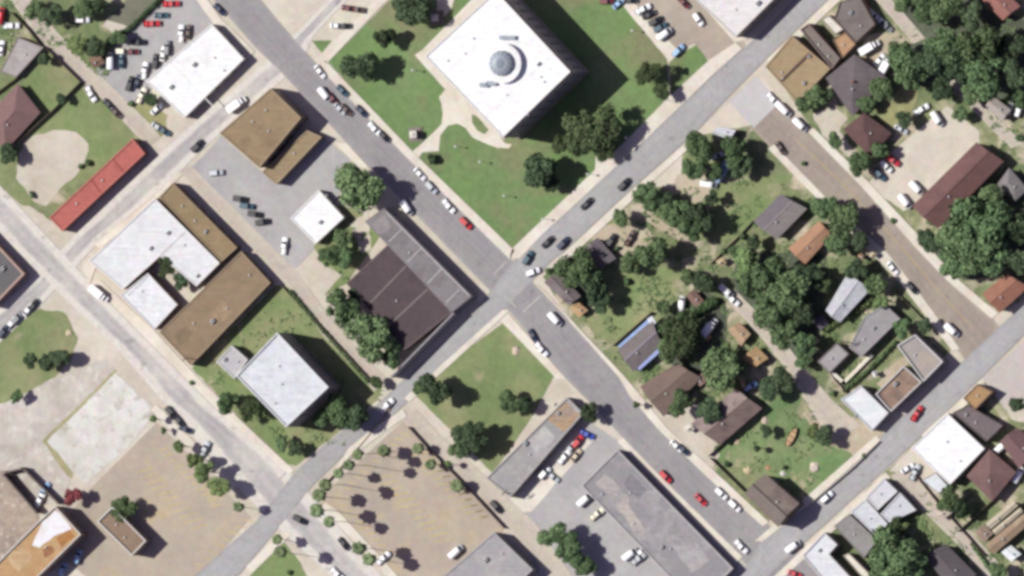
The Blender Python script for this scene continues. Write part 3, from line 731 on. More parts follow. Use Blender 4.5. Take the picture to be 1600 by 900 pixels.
# --- painted markings
def marks(name, segs, hx, z, w=.16):
    bm = bmesh.new()
    for a, b in segs:
        A, B = P(*a), P(*b); d = B-A; n = Vector((-d.y, d.x, 0)).normalized()*w/2
        cap(bm, [Vector((q.x, q.y, z)) for q in (A-n, B-n, B+n, A+n)])
    return tag(link(name, to_mesh(name, bm, mat('paint_'+name+hx, hx, .12))), kind='structure')
marks('centre_line', [((1240, 214), (1320, 290)), ((1320, 290), (1408, 385)), ((1408, 385), (1460, 448)), ((1460, 448), (1520, 512))], 'b7a37c', .16, .35)
def stalls(o, du, dv, n, L, hx_list):
    out = []
    for i in range(n):
        u, v = o[0]+du[0]*i, o[1]+du[1]*i; out.append(((u, v), (u+dv[0]*L, v+dv[1]*L)))
    return out
YL = []
YL += stalls((255, 690), (9.5, 9.5), 12, 26, 0) if False else []
for o, du, n, dv in (((262, 700), (8.5, 8.8), 11, (-15, 4)), ((225, 735), (8.5, 8.8), 11, (14, -4)), ((225, 735), (8.5, 8.8), 11, (-14, 4)), ((245, 800), (-0.5, 0), 1, (10, 10)),
                     ((395, 815), (-11, 9.8), 8, (-14, -3)), ((635, 668), (-9, 8.5), 12, (14, 3)), ((690, 725), (8.5, 9), 10, (-15, 3)), ((600, 745), (8.5, 9), 12, (15, -3)),
                     ((600, 745), (8.5, 9), 12, (-14, 3)), ((655, 710), (8.5, 9), 12, (-13, 3)), ((655, 710), (8.5, 9), 12, (15, -3)), ((530, 790), (8.5, 9), 9, (14, -2))):
    YL += [((o[0]+du[0]*i, o[1]+du[1]*i), (o[0]+du[0]*i+dv[0], o[1]+du[1]*i+dv[1])) for i in range(n)]
marks('parking_markings', YL, 'ccb980', .135, .34)
WL = []
for o, du, n, dv in (((1012, 12), (9, 9.5), 5, (14, -10)), ((915, 672), (-9, 8.6), 9, (14, 10)), ((365, 300), (9, 9.6), 7, (20, -4)), ((212, 60), (12, -14), 5, (18, 3))):
    WL += [((o[0]+du[0]*i, o[1]+du[1]*i), (o[0]+du[0]*i+dv[0], o[1]+du[1]*i+dv[1])) for i in range(n)]
marks('parking_markings', WL, 'd8d4d0', .138, .14)
marks('stop_line', [((792, 408), (772, 428)), ((812, 405), (838, 428)), ((845, 462), (818, 487)), ((790, 462), (806, 480)), ((1122, 150), (1105, 128)), ((470, 740), (488, 758)), ((450, 735), (425, 762))], 'bab3b0', .165, .5)
# ================================================================ BUILDINGS
def courthouse_top(rt, c, p, rz):
    white = roof_mat('fafafa', 'eceae6', .05)
    seams([((691, 117), (800, 20)), ((725, 152), (835, 55)), ((755, 183), (863, 84)), ((702, 58), (825, 180))], white, .5, .06)(rt, c, p, rz)
    # round drum, ring gutter, glazed lantern over the rotunda
    q = P(787, 99, rz)-c; bm = bmesh.new()
    tube(bm, q, q+Vector((0, 0, 1.5)), 6.0, 5.9, 40); tube(bm, q+Vector((0, 0, 1.5)), q+Vector((0, 0, 1.9)), 6.3, 6.3, 40)
    link('rotunda_drum', to_mesh('rotunda_drum', bm, white), rt)
    bm = bmesh.new(); prof = [(4.0, 1.9), (3.95, 2.6), (3.5, 3.3), (2.5, 3.9), (1.2, 4.2)]
    for (r0, z0), (r1, z1) in zip(prof, prof[1:]): tube(bm, q+Vector((0, 0, z0)), q+Vector((0, 0, z1)), r0, r1, 28, 0, False)
    tube(bm, q+Vector((0, 0, 4.2)), q+Vector((0, 0, 4.4)), 1.25, .9, 20, 1)
    for i in range(14):
        a = 2*pi*i/14
        for (r0, z0), (r1, z1) in zip(prof, prof[1:]):
            tube(bm, q+Vector((cos(a)*r0, sin(a)*r0, z0+.04)), q+Vector((cos(a)*r1, sin(a)*r1, z1+.04)), .07, .07, 5, 1)
    link('dome_skylight', to_mesh('dome_skylight', bm, [plain('dome_glass', '9aa2aa', .5, 0, 1.1), roof_mat('8d97a6', None, .1)]), rt)
    for u, v, sx, sy in ((794, 59, 5.0, 1.1), (757, 133, 2.4, 1.2), (769, 130, 3.0, 1.3)):
        e = P(u, v, rz)-c; bm = bmesh.new(); box(bm, e+Vector((0, 0, .5)), (sx, sy, 1.)); box(bm, e+Vector((0, 0, 1.03)), (sx+.2, sy+.2, .1))
        link('roof_hatch', to_mesh('roof_hatch', bm, roof_mat('a9b2ba', None, .15)), rt)
    # cornice and base ledge
    for nm, off, z0, z1, hx in (('cornice', -.55, 15.6, 16.3, 'cdbfae'), ('base_course', -.35, 0.0, 1.6, 'a89c8e')):
        o = inset([x-c for x in p], off); bm = bmesh.new(); i_ = [x-c for x in p]
        def at(pp, z): return [Vector((k.x, k.y, z)) for k in pp]
        ring(bm, at(o, z0), at(o, z1)); A = [bm.verts.new(k) for k in at(o, z1)]; B = [bm.verts.new(k) for k in at(i_, z1+.05)]
        for i in range(4): bm.faces.new((A[i], A[(i+1) % 4], B[(i+1) % 4], B[i]))
        A = [bm.verts.new(k) for k in at(o, z0)]; B = [bm.verts.new(k) for k in at(i_, z0)]
        for i in range(4): bm.faces.new((A[(i+1) % 4], A[i], B[i], B[(i+1) % 4]))
        link(nm, to_mesh(nm, bm, roof_mat(hx, None, .1)), rt)
flat('huge square white roofed courthouse with a round dome, standing in the green lawn', 'courthouse', [(664, 88), (774, -14), (891, 112), (785, 215)], 18, 'fdfdfd', '8f8a94', 'f6f2ea',
     [(700, 95, 'vent'), (845, 120, 'vent'), (740, 60, 'vent'), (850, 128, 'vent'), (842, 100, 'ac', .8)], .3, 4.1, 3.4, BIGWIN, True, 'courthouse', extra=courthouse_top)
flat('white flat roofed commercial building between the car lot and the main street', 'commercial building', [(331, 38), (381, 92), (288, 184), (228, 126)], 4.2, 'fbfbfb', 'c4b8ac', 'f4f2ee',
     [(304, 101, 'ac', .9), (268, 136, 'ac', .9), (335, 90, 'vent'), (350, 110, 'vent')], extra=seams([((262, 94), (335, 168))], roof_mat('efede8', None, .05), .3), stain='f0eeea')
flat('tall tan flat roofed block on the corner across the street from the courthouse lawn', 'office building', [(423, 138), (470, 184), (405, 262), (343, 208)], 8.6, '9d8768', '857468', 'ab977c',
     [(416, 172, 'vent'), (395, 190, 'vent'), (420, 205, 'vent')], stain='8a7558')
flat('narrow low tan annex behind the tall tan corner block', 'annex', [(480, 204), (502, 214), (432, 288), (409, 269)], 4.6, 'a08b6c', '857468', 'b09c80', [(460, 240, 'vent')], stain='8d795c')
flat('long red metal roofed shed beside the sandy lot', 'long shed', [(207, 217), (226, 240), (97, 361), (77, 340)], 4.4, 'c06c62', '8c5a54', 'c87a70', [(160, 282, 'vent'), (120, 318, 'vent')], .25, stain='b4635a', lines=.1,
     extra=seams([((175, 247), (193, 268)), ((141, 278), (158, 302))], roof_mat('8e443e', None), .3, .1, 'roof_seam'))
flat('dark grey flat roofed building with pinkish parapet, cut off at the left edge', 'commercial building', [(-30, 355), (38, 428), (-12, 480), (-80, 405)], 5, '6a6769', '9a7f74', 'c2a297', [(5, 420, 'ac')], .8, cw=.5)
flat('large white L shaped roof around a dark courtyard on the street corner', 'store building', [(242, 310), (343, 411), (307, 447), (250, 400), (192, 452), (139, 408)], 5.4, 'e9e9ea', 'b58f78', 'eeeae6',
     [(263, 364, 'ac', .8), (236, 388, 'ac', .8), (288, 383, 'vent'), (309, 431, 'ac', .7)], extra=seams([((252, 398), (290, 362))], roof_mat('c4bcbc', None, .1), .35), stain='dedede')
flat('white roofed lower wing south of the courtyard', 'store wing', [(231, 427), (277, 476), (241, 515), (188, 461)], 4.6, 'eeeef0', 'b58f78', 'e2dedc', [(222, 455, 'vent')], stain='dcdcde', extra=seams([((200, 462), (232, 432))], roof_mat('b4b4c0', None, .1), .3))
flat('long narrow brown roofed strip building beside the white store and the alley', 'strip building', [(249, 308), (270, 286), (370, 387), (346, 409)], 5.2, '94805f', '75604e', 'a08c70', [(305, 345, 'vent'), (285, 322, 'vent'), (322, 362, 'ac', .8)], stain='a8926e')
flat('big plain tan roofed warehouse beside the white courtyard store', 'warehouse', [(377, 393), (422, 442), (298, 571), (249, 519)], 4.7, '95815f' if False else '968066', '6e5e50', 'a48f74',
     [(333, 502, 'ac', 1.), (355, 482, 'vent'), (303, 505, 'vent'), (390, 430, 'vent')], stain='8a765c')
flat('small white flat roofed office at the end of the grey car lot', 'office building', [(498, 297), (537, 340), (493, 381), (454, 341)], 4, 'fbfbfb', 'c0b6ac', 'f6f4f0', [(501, 347, 'ac', .8), (510, 306, 'ac', .7)])
flat('long grey roofed hall front divided by pale seams along the main street', 'hall', [(570, 346), (600, 325), (737, 463), (706, 488)], 5.85, '8a8586', '8a8286', None, [(640, 395, 'vent')], .06, stain='77706f',
     extra=seams([((603, 331), (733, 462)), ((607, 378), (628, 358)), ((636, 410), (658, 388)), ((668, 443), (690, 420)), ((697, 473), (718, 452))], roof_mat('b9b4b4', None, .08), .4))
flat('dark brown roofed hall with pale dividing seams behind the grey roofed front', 'hall', [(607, 381), (706, 488), (632, 547), (541, 443)], 5.75, '57484c', '7a6a66', None, [(620, 470, 'vent')], .06, stain='4b3f43',
     extra=seams([((576, 476), (634, 416)), ((605, 511), (668, 452))], roof_mat('857b78', None, .1), .5))
flat('tall white diamond shaped flat roofed block throwing a wide shadow on grass', 'apartment block', [(433, 520), (513, 605), (447, 667), (369, 587)], 14, 'e0e2e6', '8a8288', 'eceef0', [(436, 572, 'vent'), (440, 600, 'vent'), (430, 630, 'vent')], .5, 3.3, 3.2, stain='d4d8dc')
flat('small grey roofed annex at the corner of the tall white block', 'annex', [(338, 565), (362, 540), (387, 562), (366, 592)], 4.5, 'c2c0c2', 'a09a96', 'dad8d6', [(372, 565, 'vent'), (352, 562, 'ac', .8)])
flat('pale flat roofed building at the top edge beside the brown street', 'commercial building', [(1085, -2), (1149, 58), (1235, -28), (1170, -90)], 8, 'ebe6e4', '9a9088', 'dcd6d2', [(1150, 15, 'vent'), (1185, 5, 'ac')], stain='e0dbd8')
flat('tan flat roofed pair of stores joined by a dark party wall', 'store building', [(1196, 104), (1237, 56), (1297, 107), (1246, 160)], 4.2, 'a6906e', 'a08a7c', 'b09a7c', [(1257, 130, 'ac', .8), (1265, 88, 'ac', .7), (1222, 113, 'vent'), (1223, 122, 'vent')], stain='b09a78',
     extra=seams([((1221, 126), (1264, 84))], roof_mat('6e5c50', None), .7, .5, 'party_wall'))
flat('narrow grey brown roofed store between the tan stores and the courtyard', 'store building', [(1250, 46), (1263, 37), (1312, 91), (1300, 107)], 4.8, '837870', '7a5a54', '8a7a76', [(1280, 70, 'vent'), (1295, 88, 'vent')], .5)
flat('grey flat roofed building on the corner beside the dirt driveway', 'commercial building', [(1312, 3), (1342, -6), (1367, 38), (1336, 67), (1303, 30)], 5, '807672', '7a6a62', None, [(1330, 20, 'ac', .8), (1345, 40, 'vent')], .4, stain='6e6462')
flat('small orange tan roofed store behind the narrow grey store', 'store building', [(1301, 62), (1320, 50), (1337, 69), (1316, 91)], 4, 'bb9570', '8a7060', None, [(1318, 70, 'vent')], .3)
flat('small cream roofed lean-to facing the dark courtyard', 'lean-to', [(1283, 30), (1295, 24), (1318, 46), (1305, 54)], 3.4, 'e6e0d2', 'a89c90', None, (), .2)
flat('long low grey roofed workshop with a tan patched end beside the parking cars', 'workshop', [(760, 747), (886, 621), (911, 646), (797, 777)], 4.4, 'a39f9f', '948a84', 'b5b0ae', [(822, 693, 'ac'), (828, 710, 'vent'), (873, 646, 'ac', .8), (868, 632, 'ac', .7)], .35, stain='bdb8b4',
     extra=lambda rt, c, p, rz: [link('roof_patch', (lambda bm: (cap(bm, [v-c+Vector((0, 0, .03)) for v in jag(ccw([P(u, w, rz) for u, w in pl]), .3)]), to_mesh('roof_patch', bm, roof_mat(*hx)))[1])(bmesh.new()), rt) for pl, hx in ((((855, 655), (884, 628), (907, 648), (880, 675)), ('b59878', 'a39690', .2)), (((826, 690), (852, 665), (868, 684), (838, 712)), ('c0bcba', 'aaa6a6', .12)))])
flat('very large grey flat roofed building with pale curbs along the lower main street', 'supermarket', [(965, 703), (1145, 888), (1088, 945), (909, 759)], 4.3, '979395', '8a8284', 'c2bdbf', [(941, 772, 'vent'), (990, 818, 'vent'), (1035, 855, 'ac', .8), (985, 770, 'vent'), (1048, 858, 'vent')], .35, stain='b2adae')
flat('grey flat roofed building cut by the bottom edge next to the tan palm lot', 'commercial building', [(772, 832), (832, 890), (760, 960), (690, 903)], 6, 'a8a4a6', '868082', 'b8b4b4', [(785, 865, 'vent'), (760, 875, 'ac')], stain='bab4b0')
flat('orange roofed building with white worn coating in the bottom left corner', 'warehouse', [(60, 815), (86, 791), (126, 835), (45, 915), (-25, 985), (-65, 940)], 8, 'c09a6c', '8a7468', 'd9d4d0', [(72, 855, 'vent')], .6, stain='cda980',
     extra=lambda rt, c, p, rz: link('roof_coating', (lambda bm: (cap(bm, [v-c+Vector((0, 0, .03)) for v in jag(ccw([P(u, w, rz) for u, w in ((66, 815), (86, 797), (104, 815), (112, 826), (84, 838), (62, 856), (50, 852), (56, 838))]), .35)]), to_mesh('roof_coating', bm, roof_mat('f2f0f2', 'e4dcd4', .06)))[1])(bmesh.new()), rt))
flat('small brown roofed box building with white coping in the tan lot', 'kiosk building', [(152, 815), (175, 792), (228, 845), (206, 868)], 6.8, '937c68', '7a6a64', 'dcd6d0', [(182, 820, 'vent'), (195, 840, 'vent')], .6)
flat('grey roofed corner store with white coping at the brown street corner', 'store building', [(1402, 540), (1430, 523), (1473, 565), (1443, 596)], 5.6, 'a8a09c', '8a8484', 'dcd8d8', [(1430, 555, 'vent')], .6, stain='b8a898')
flat('brown roofed middle store with white coping beside the grey corner store', 'store building', [(1368, 616), (1412, 572), (1440, 597), (1392, 643)], 5.3, '9c8270', '8a8484', 'd4d0ce', [(1400, 600, 'ac')], .6, stain='6c5a54')
flat('white roofed end store by the alley mouth, next to the brown middle store', 'store building', [(1314, 624), (1345, 603), (1388, 645), (1362, 673)], 4.6, 'e8eaec', 'a8a29e', 'd8d8dc', [(1338, 650, 'ac', .7)], .3)
flat('grey flat roofed house inside the hedged yard, larger of the two', 'house', [(1327, 543), (1350, 496), (1382, 476), (1406, 498), (1346, 557)], 4, '9e9a9a', '8a807c', 'a8a4a4', [(1366, 513, 'ac', .7), (1350, 530, 'vent')], .2, name='flat_roof_house')
flat('small square grey roofed house beside the cream yard wall', 'house', [(1277, 565), (1307, 536), (1326, 553), (1296, 583)], 3.6, 'a9a3a4', '8a807c', None, [(1300, 560, 'vent')], .2, name='flat_roof_house')
flat('square tan roofed store on the far side of the street from the white coped stores', 'store building', [(1505, 622), (1527, 600), (1551, 612), (1523, 641)], 4.5, 'b08c62', '80685a', None, [(1528, 618, 'vent')], .3)
flat('dark grey roofed shop touching the big white roof', 'shop', [(1488, 645), (1512, 633), (1567, 665), (1541, 690)], 4.2, '75696a', '6a5e5c', None, [(1525, 660, 'vent'), (1510, 648, 'ac', .7)], .3, stain='84787a')
flat('big square bright white roofed building by the lower right street', 'commercial building', [(1424, 700), (1480, 646), (1538, 701), (1484, 757)], 5, 'fcfcfc', 'b0a6a0', 'f4f2f0', [(1480, 690, 'vent'), (1500, 720, 'vent')])
flat('low white lean-to roof at the back corner of the big white building', 'lean-to', [(1440, 750), (1462, 738), (1482, 760), (1466, 772)], 3.2, 'e0e6ea', 'b0a6a0', None, (), .15)
flat('pale grey roofed house nearest the street in the bottom right pair', 'house', [(1353, 777), (1381, 748), (1402, 768), (1371, 797)], 4.2, 'd9d8dc', '9a9090', 'e2e0e2', [(1376, 772, 'vent')], .2, name='flat_roof_house')
flat('pale grey roofed wing behind the dark gap, facing the alley', 'house wing', [(1376, 803), (1406, 770), (1431, 797), (1389, 816)], 4, 'd2d4da', '9a9090', 'dcdce0', [(1405, 790, 'vent')], .2, name='flat_roof_house')
flat('long pale roof in the middle of the bottom right group', 'house', [(1329, 799), (1352, 780), (1386, 818), (1373, 841)], 4, 'd6d8dc', '9a9090', 'e0e0e2', [(1360, 810, 'vent')], .2, name='flat_roof_house')
flat('dull grey low roof beside the long pale roof', 'shed', [(1303, 822), (1327, 803), (1371, 844), (1350, 872)], 3, '9d9896', '8a8284', None, [(1335, 835, 'vent')], .15, stain='8f8a88')
flat('white L shaped roof on the bottom street corner', 'store building', [(1254, 868), (1288, 832), (1308, 851), (1295, 866), (1350, 925), (1312, 938)], 5.2, 'e4e5e8', '9a8a84', 'd8d4d6', [(1281, 860, 'ac', .7)], .35)
flat('thin cream roofed outbuilding beside the white L shaped roof', 'outbuilding', [(1317, 868), (1326, 864), (1362, 900), (1352, 908)], 3.4, 'ece4d2', 'a89c90', None, (), .15)
flat('grey flat metal roof in the top left yard', 'shed', [(0, 112), (28, 58), (68, 74), (25, 121)], 3, 'b5aeab', '8a8078', None, [(40, 85, 'vent')], .15, stain='a89f9c', lines=.05)
gable('purple brown hip roofed house at the left edge beside the dark fence', 'house', [(-30, 190), (28, 131), (63, 176), (8, 236)], 3.6, 2.2, '8a6a68', 'b0a294', True, chimney=False)
gable('dark grey hip roofed house behind the tan stores', 'house', [(1290, 122), (1335, 85), (1386, 122), (1332, 182)], 4.2, 2.2, '6c6265', '9a9088', True, stain='7d7374', chimney=True)
gable('dark maroon hip roofed house beside the brown street', 'house', [(1317, 202), (1350, 176), (1393, 208), (1360, 246)], 3.6, 1.9, '6a4c4a', '8a7a70', True, stain='5c4444')
gable('red brown roofed house among trees at the top right corner', 'house', [(1535, 0), (1562, -22), (1594, 10), (1567, 32)], 3.8, 1.6, 'a06e64', '9a8a80')
gable('long maroon brown gable roofed building beside the pale concrete yard', 'apartment building', [(1425, 322), (1526, 222), (1568, 252), (1466, 357)], 4.6, 2., '7a5754', '9a8078', stain='6a4a4a')
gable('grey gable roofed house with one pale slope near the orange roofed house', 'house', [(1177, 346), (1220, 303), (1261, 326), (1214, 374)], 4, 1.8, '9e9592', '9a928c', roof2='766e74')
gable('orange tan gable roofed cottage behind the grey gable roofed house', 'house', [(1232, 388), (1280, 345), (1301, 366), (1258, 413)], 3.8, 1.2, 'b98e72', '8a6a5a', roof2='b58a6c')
gable('grey hip roofed bungalow at the right edge behind the maroon building', 'house', [(1558, 288), (1577, 262), (1606, 296), (1586, 314)], 3.4, 1.4, '8a8484', '8a807a', True)
gable('reddish brown roofed house on the corner of the brown street and lower street', 'house', [(1535, 459), (1573, 427), (1607, 448), (1562, 489)], 4.4, 1.4, 'a2705c', 'b0a294')
gable('small grey brown roofed house at the main intersection opposite the lawn tip', 'house', [(850, 441), (872, 425), (908, 463), (889, 478)], 3.2, 1.2, '857a7a', '8a8280', stain='766a6c')
gable('grey brown roofed house in the dirt yard with dark cars', 'house', [(912, 388), (934, 371), (963, 404), (938, 421)], 3.2, 1.3, '7c7276', '8a8078', stain='a09490')
gable('grey gable roofed house with light blue eaves', 'house', [(965, 546), (1019, 500), (1035, 538), (990, 581)], 3.4, 1.3, '807676', '8a9ab8', stain='6f6668', cap_hex='9a94a4')
gable('broad brown roofed house behind the white driveway by the main street', 'house', [(1000, 604), (1058, 567), (1096, 590), (1037, 651)], 3.6, 1.6, '83705f' if False else '826e64', '8a7a70', stain='75625a')
gable('brown roofed house with a dark middle beside the green lawn', 'house', [(1080, 662), (1150, 607), (1191, 638), (1125, 695)], 3.6, 1.5, '84706a', '8a7a74', roof2='a08e8a', stain='5e4c4a')
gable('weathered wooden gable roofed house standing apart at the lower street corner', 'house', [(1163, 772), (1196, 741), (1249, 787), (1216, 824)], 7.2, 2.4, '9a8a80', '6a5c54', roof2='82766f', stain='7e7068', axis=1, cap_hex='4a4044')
gable('tan roofed shed beside the alley, north of its twin', 'shed', [(1138, 515), (1155, 503), (1173, 522), (1158, 541)], 2.8, .8, 'bd9f82', '9a8672')
gable('orange tan roofed shed beside the alley with a dirty corner', 'shed', [(1158, 560), (1182, 541), (1201, 560), (1180, 574)], 2.8, .8, 'b99a70', '8a7460')
gable('tiny orange roofed hut at the street side of the rough lawn', 'hut', [(889, 481), (904, 472), (919, 485), (905, 496)], 2.4, .6, 'c4a078', '9a8672', win=False)
gable('big maroon hip roofed house behind the bright white building', 'house', [(1510, 744), (1546, 702), (1588, 738), (1550, 784)], 4, 1.8, '80625f', '8a6e68', True, stain='735654')
gable('maroon roofed house at the right edge above the big maroon one', 'house', [(1562, 690), (1590, 668), (1628, 702), (1592, 732)], 4, 1.6, '7a5c5c', '8a6e68')
gable('cream metal roofed shed strip at the lower right edge, nearest the dark fence', 'shed', [(1540, 818), (1583, 782), (1591, 790), (1548, 827)], 3.6, .5, 'd2c6ae', '8a7a68', stain='b8a894', win=False)
gable('brown weathered shed roof beside the cream strip at the lower right', 'shed', [(1523, 832), (1538, 819), (1552, 834), (1538, 848)], 3.4, .6, 'a08a78', '8a7a68', stain='8a7466', win=False)
gable('narrow cream roof strip in the middle of the lower right sheds', 'shed', [(1550, 829), (1594, 793), (1599, 799), (1556, 836)], 3.4, .4, 'cfc2aa', '8a7a68', win=False)
gable('tan roof strip on the far side of the lower right sheds', 'shed', [(1541, 850), (1600, 802), (1612, 815), (1552, 867)], 3.5, .7, 'a38c74', '8a7a68', stain='b8a48c', win=False)
gable('white metal shed at the lower right edge below the roof strips', 'shed', [(1564, 863), (1580, 852), (1596, 866), (1580, 878)], 3, .6, 'eceef0', '9a9490', win=False)
gable('dark grey roofed house at the bottom right by the narrow alley', 'house', [(1445, 868), (1478, 850), (1526, 898), (1490, 930)], 3.8, 1.4, '625a5e', '7a7070')
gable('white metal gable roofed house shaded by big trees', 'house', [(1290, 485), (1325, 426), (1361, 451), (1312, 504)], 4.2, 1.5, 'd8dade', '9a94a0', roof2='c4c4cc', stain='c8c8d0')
gable('little brown shed at the edge of the top left car lot', 'shed', [(138, 92), (155, 84), (165, 98), (148, 107)], 2.6, .7, '8a6e5c', '7a6a5c', win=False)
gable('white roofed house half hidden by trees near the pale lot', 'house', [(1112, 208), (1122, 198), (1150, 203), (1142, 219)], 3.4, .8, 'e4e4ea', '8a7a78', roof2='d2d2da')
gable('small dark shed in the yard among trees, below the white metal house', 'shed', [(1270, 500), (1285, 492), (1296, 505), (1282, 516)], 2.5, .6, '706870', '6a6266', win=False)
gable('reddish tin shed in the hedged yard beside the white camper', 'shed', [(1072, 462), (1084, 452), (1100, 470), (1088, 482)], 2.5, .6, '8a6c62', '7a6a60', win=False)
gable('small pinkish roofed shed between the two brown houses', 'shed', [(1086, 592), (1098, 582), (1106, 594), (1094, 604)], 2.5, .5, 'b08e84', '8a7468', win=False)
gable('grey roofed house far right behind the trees', 'house', [(1540, 165), (1552, 150), (1580, 172), (1566, 190)], 3.4, 1., 'b8aca4', '8a807a')
def eaves(rt_name, items):
    rt = [o for o in C.objects if o.get('label', '').startswith(rt_name)][0]
    for a, b, wd, z, hx in items:
        A, B = P(a[0], a[1], z)-rt.location, P(b[0], b[1], z)-rt.location; d = B-A; bm = bmesh.new(); box(bm, (A+B)/2, (d.length, wd, .12), math.atan2(d.y, d.x)); link('awning', to_mesh('awning', bm, roof_mat(hx, None, .1)), rt)
eaves('grey gable roofed house with light blue', [((968, 544), (1014, 503), 1.7, 3.3, 'a4bce8'), ((1014, 504), (1022, 499), 2.6, 3.45, 'e4e8f0'), ((997, 576), (1032, 545), 1.4, 3.3, 'a2aede')])
for q, h, hx, lb in (([(1118, 408), (1128, 402), (1136, 410), (1126, 416)], 2.4, 'd0b890', 'small tan hut on the grass above the back alley'), ([(1366, 442), (1374, 432), (1388, 444), (1380, 450)], 2.6, 'd4a868', 'orange tan lean-to against the white metal house'),
    ([(1340, 400), (1346, 395), (1352, 403), (1346, 408)], 2.3, 'c4a080', 'tiny tan hut beside the brown street trees, left of its pair'), ([(1357, 398), (1364, 393), (1370, 399), (1363, 404)], 2.3, 'dcc8a0', 'tiny cream hut beside the brown street trees, right of its pair'),
    ([(1362, 583), (1368, 578), (1373, 586), (1366, 590)], 2.2, 'eeeee8', 'small white hut behind the white coped stores'), ([(1224, 512), (1232, 506), (1240, 514), (1232, 520)], 2.3, 'c8a070', 'small tan hut under the large trees by the alley'),
    ([(1268, 532), (1275, 526), (1282, 533), (1275, 539)], 2.3, 'd4b890', 'small tan hut in the hedge corner of the yard'), ([(1068, 668), (1078, 662), (1086, 670), (1076, 676)], 2.2, 'e8e4d4', 'small cream hut at the sandy drive of the brown house'),
    ([(1156, 596), (1162, 590), (1166, 606), (1160, 608)], 2.4, 'c09a78', 'narrow tan hut next to the pale blue car'), ([(1100, 524), (1108, 520), (1112, 528), (1104, 533)], 2.3, 'd09a70', 'orange hut touching the end of the white caravan'),
    ([(1460, 800), (1478, 788), (1490, 800), (1472, 812)], 2.3, 'd8c8b8', 'pale hut in the yard behind the low white lean-to')):
    gable(lb, 'hut', q, h, .5, hx, 'a09080', win=False, name='hut', stain='a89078')
def patches(start, items, hgt):
    rt = [o for o in C.objects if o.get('label', '').startswith(start)][0]
    for n_, (pl, hx, st) in enumerate(items):
        pp = jag(ccw([P(u, v, hgt+.006*n_) for u, v in pl]), .5); bm = bmesh.new(); cap(bm, [q-rt.location for q in pp]); link('roof_patch', to_mesh('roof_patch', bm, roof_mat(hx, st, .2)), rt)
patches('very large grey', [([(930, 755), (945, 740), (985, 780), (972, 795)], 'b8b0ac', '9a9494'), ([(960, 790), (975, 780), (1010, 830), (1000, 840)], 'c2b8b0', 'a8a2a0'), ([(1040, 840), (1075, 830), (1110, 875), (1080, 895)], 'b4aeae', '948f90'), ([(985, 740), (1010, 765), (1000, 780), (975, 755)], '88848a', '9c9899')], 4.3-.35+.03)
patches('orange roofed building', [([(10, 870), (30, 850), (50, 870), (30, 895)], 'd2b48c', 'b8906a'), ([(88, 842), (108, 828), (116, 838), (96, 855)], 'b07840', 'c09868'), ([(66, 860), (80, 852), (86, 862), (70, 872)], '9a6a48', 'b08058')], 8-.6+.05)
patches('big plain tan roofed', [([(330, 490), (350, 470), (365, 488), (345, 508)], 'a48c70', '88755c'), ([(270, 525), (290, 508), (300, 520), (282, 540)], '8a765c', '9c8468')], 4.7-.22+.03)
patches('long grey roofed hall', [([(580, 350), (600, 336), (612, 352), (592, 368)], '9c9494', '8a8486')], 5.85-.06+.03)
# walls of masonry
def wall(pts, h, hx, label, t=.4):
    return fence(pts, h, label, roof_mat(hx, None, .15), 'wall', 'garden_wall', t, 40)
wall([(716, 490), (620, 588)], 5.6, 'a8a2a6', 'tall grey masonry wall running from the grey hall to the alley corner', .5)
wall([(641, 668), (672, 702), (728, 758), (789, 824)], 1.7, '6a5a54', 'low dark block wall between the tan palm lot and the alley', .3)
wall([(1302, 582), (1320, 598), (1362, 556)], 1.3, 'efe8d4', 'cream L shaped yard wall beside the small square grey house', 1.1)
wall([(12, 742), (62, 800)], 4.2, '6f6260', 'roofless ruin wall on the west side of the bottom left rubble lot', .5)
wall([(14, 738), (40, 732), (95, 786)], 3.4, '7a6c66', 'roofless ruin wall on the north side of the bottom left rubble lot', .5)
wall([(610, 640), (560, 700), (505, 760)], .5, 'a8967c', 'low kerb wall along the street side of the palm lot', .3)
# fences
fence([(75, 76), (128, 128), (85, 172), (12, 238)], 2.1, 'dark board fence around the small green yard at the upper left')
fence([(20, 20), (45, 45), (68, 74), (28, 122), (-10, 150)], 1.9, 'weathered board fence behind the grey metal roof at upper left')
fence([(1110, 712), (1125, 698), (1188, 645)], 1.9, 'dark fence along the back of the brown house beside the green lawn')
fence([(1112, 716), (1165, 768)], 1.9, 'dark fence between the sidewalk and the green lawn, by the wooden house')
fence([(1430, 740), (1470, 790), (1540, 868)], 1.6, 'fence along the lower right alley')
fence([(1262, 792), (1335, 730), (1375, 690)], 1.2, 'low pale fence along the lower street edge of the green lawn', G_SAND)
fence([(1278, 552), (1308, 595), (1330, 620)], 1.8, 'dark fence between the hedged yard and the alley')
fence([(1500, 830), (1550, 785), (1585, 750)], 2., 'dark fence behind the striped metal roof')
fence([(960, 540), (1020, 488)], 2., 'board fence along the blue eaved house')
fence([(1400, 455), (1440, 495), (1452, 510)], 1.2, 'low fence beside the brown street in front of the hedged yard')
fence([(440, 445), (470, 478), (500, 508), (590, 605)], 1.3, 'weedy fence along the alley beside the tall white block', WOOD)
fence([(1112, 412), (1160, 365), (1178, 345)], 1.3, 'low fence leading to the grey gable roofed house', WOOD)
hedge([(1290, 515), (1330, 490), (1365, 470)], 1.3, 'light', 'hedge between the white metal house and the grey flat roofed house')
hedge([(1320, 610), (1362, 575), (1400, 535)], 1.0, 'mid', 'hedge outside the cream yard wall')
hedge([(1030, 520), (1075, 495), (1120, 470)], 2.2, 'mid', 'thick green hedge running behind the blue eaved house')
hedge([(455, 455), (500, 510), (545, 560), (578, 598)], .8, 'mid', 'ragged hedge along the alley beside the tall white block')
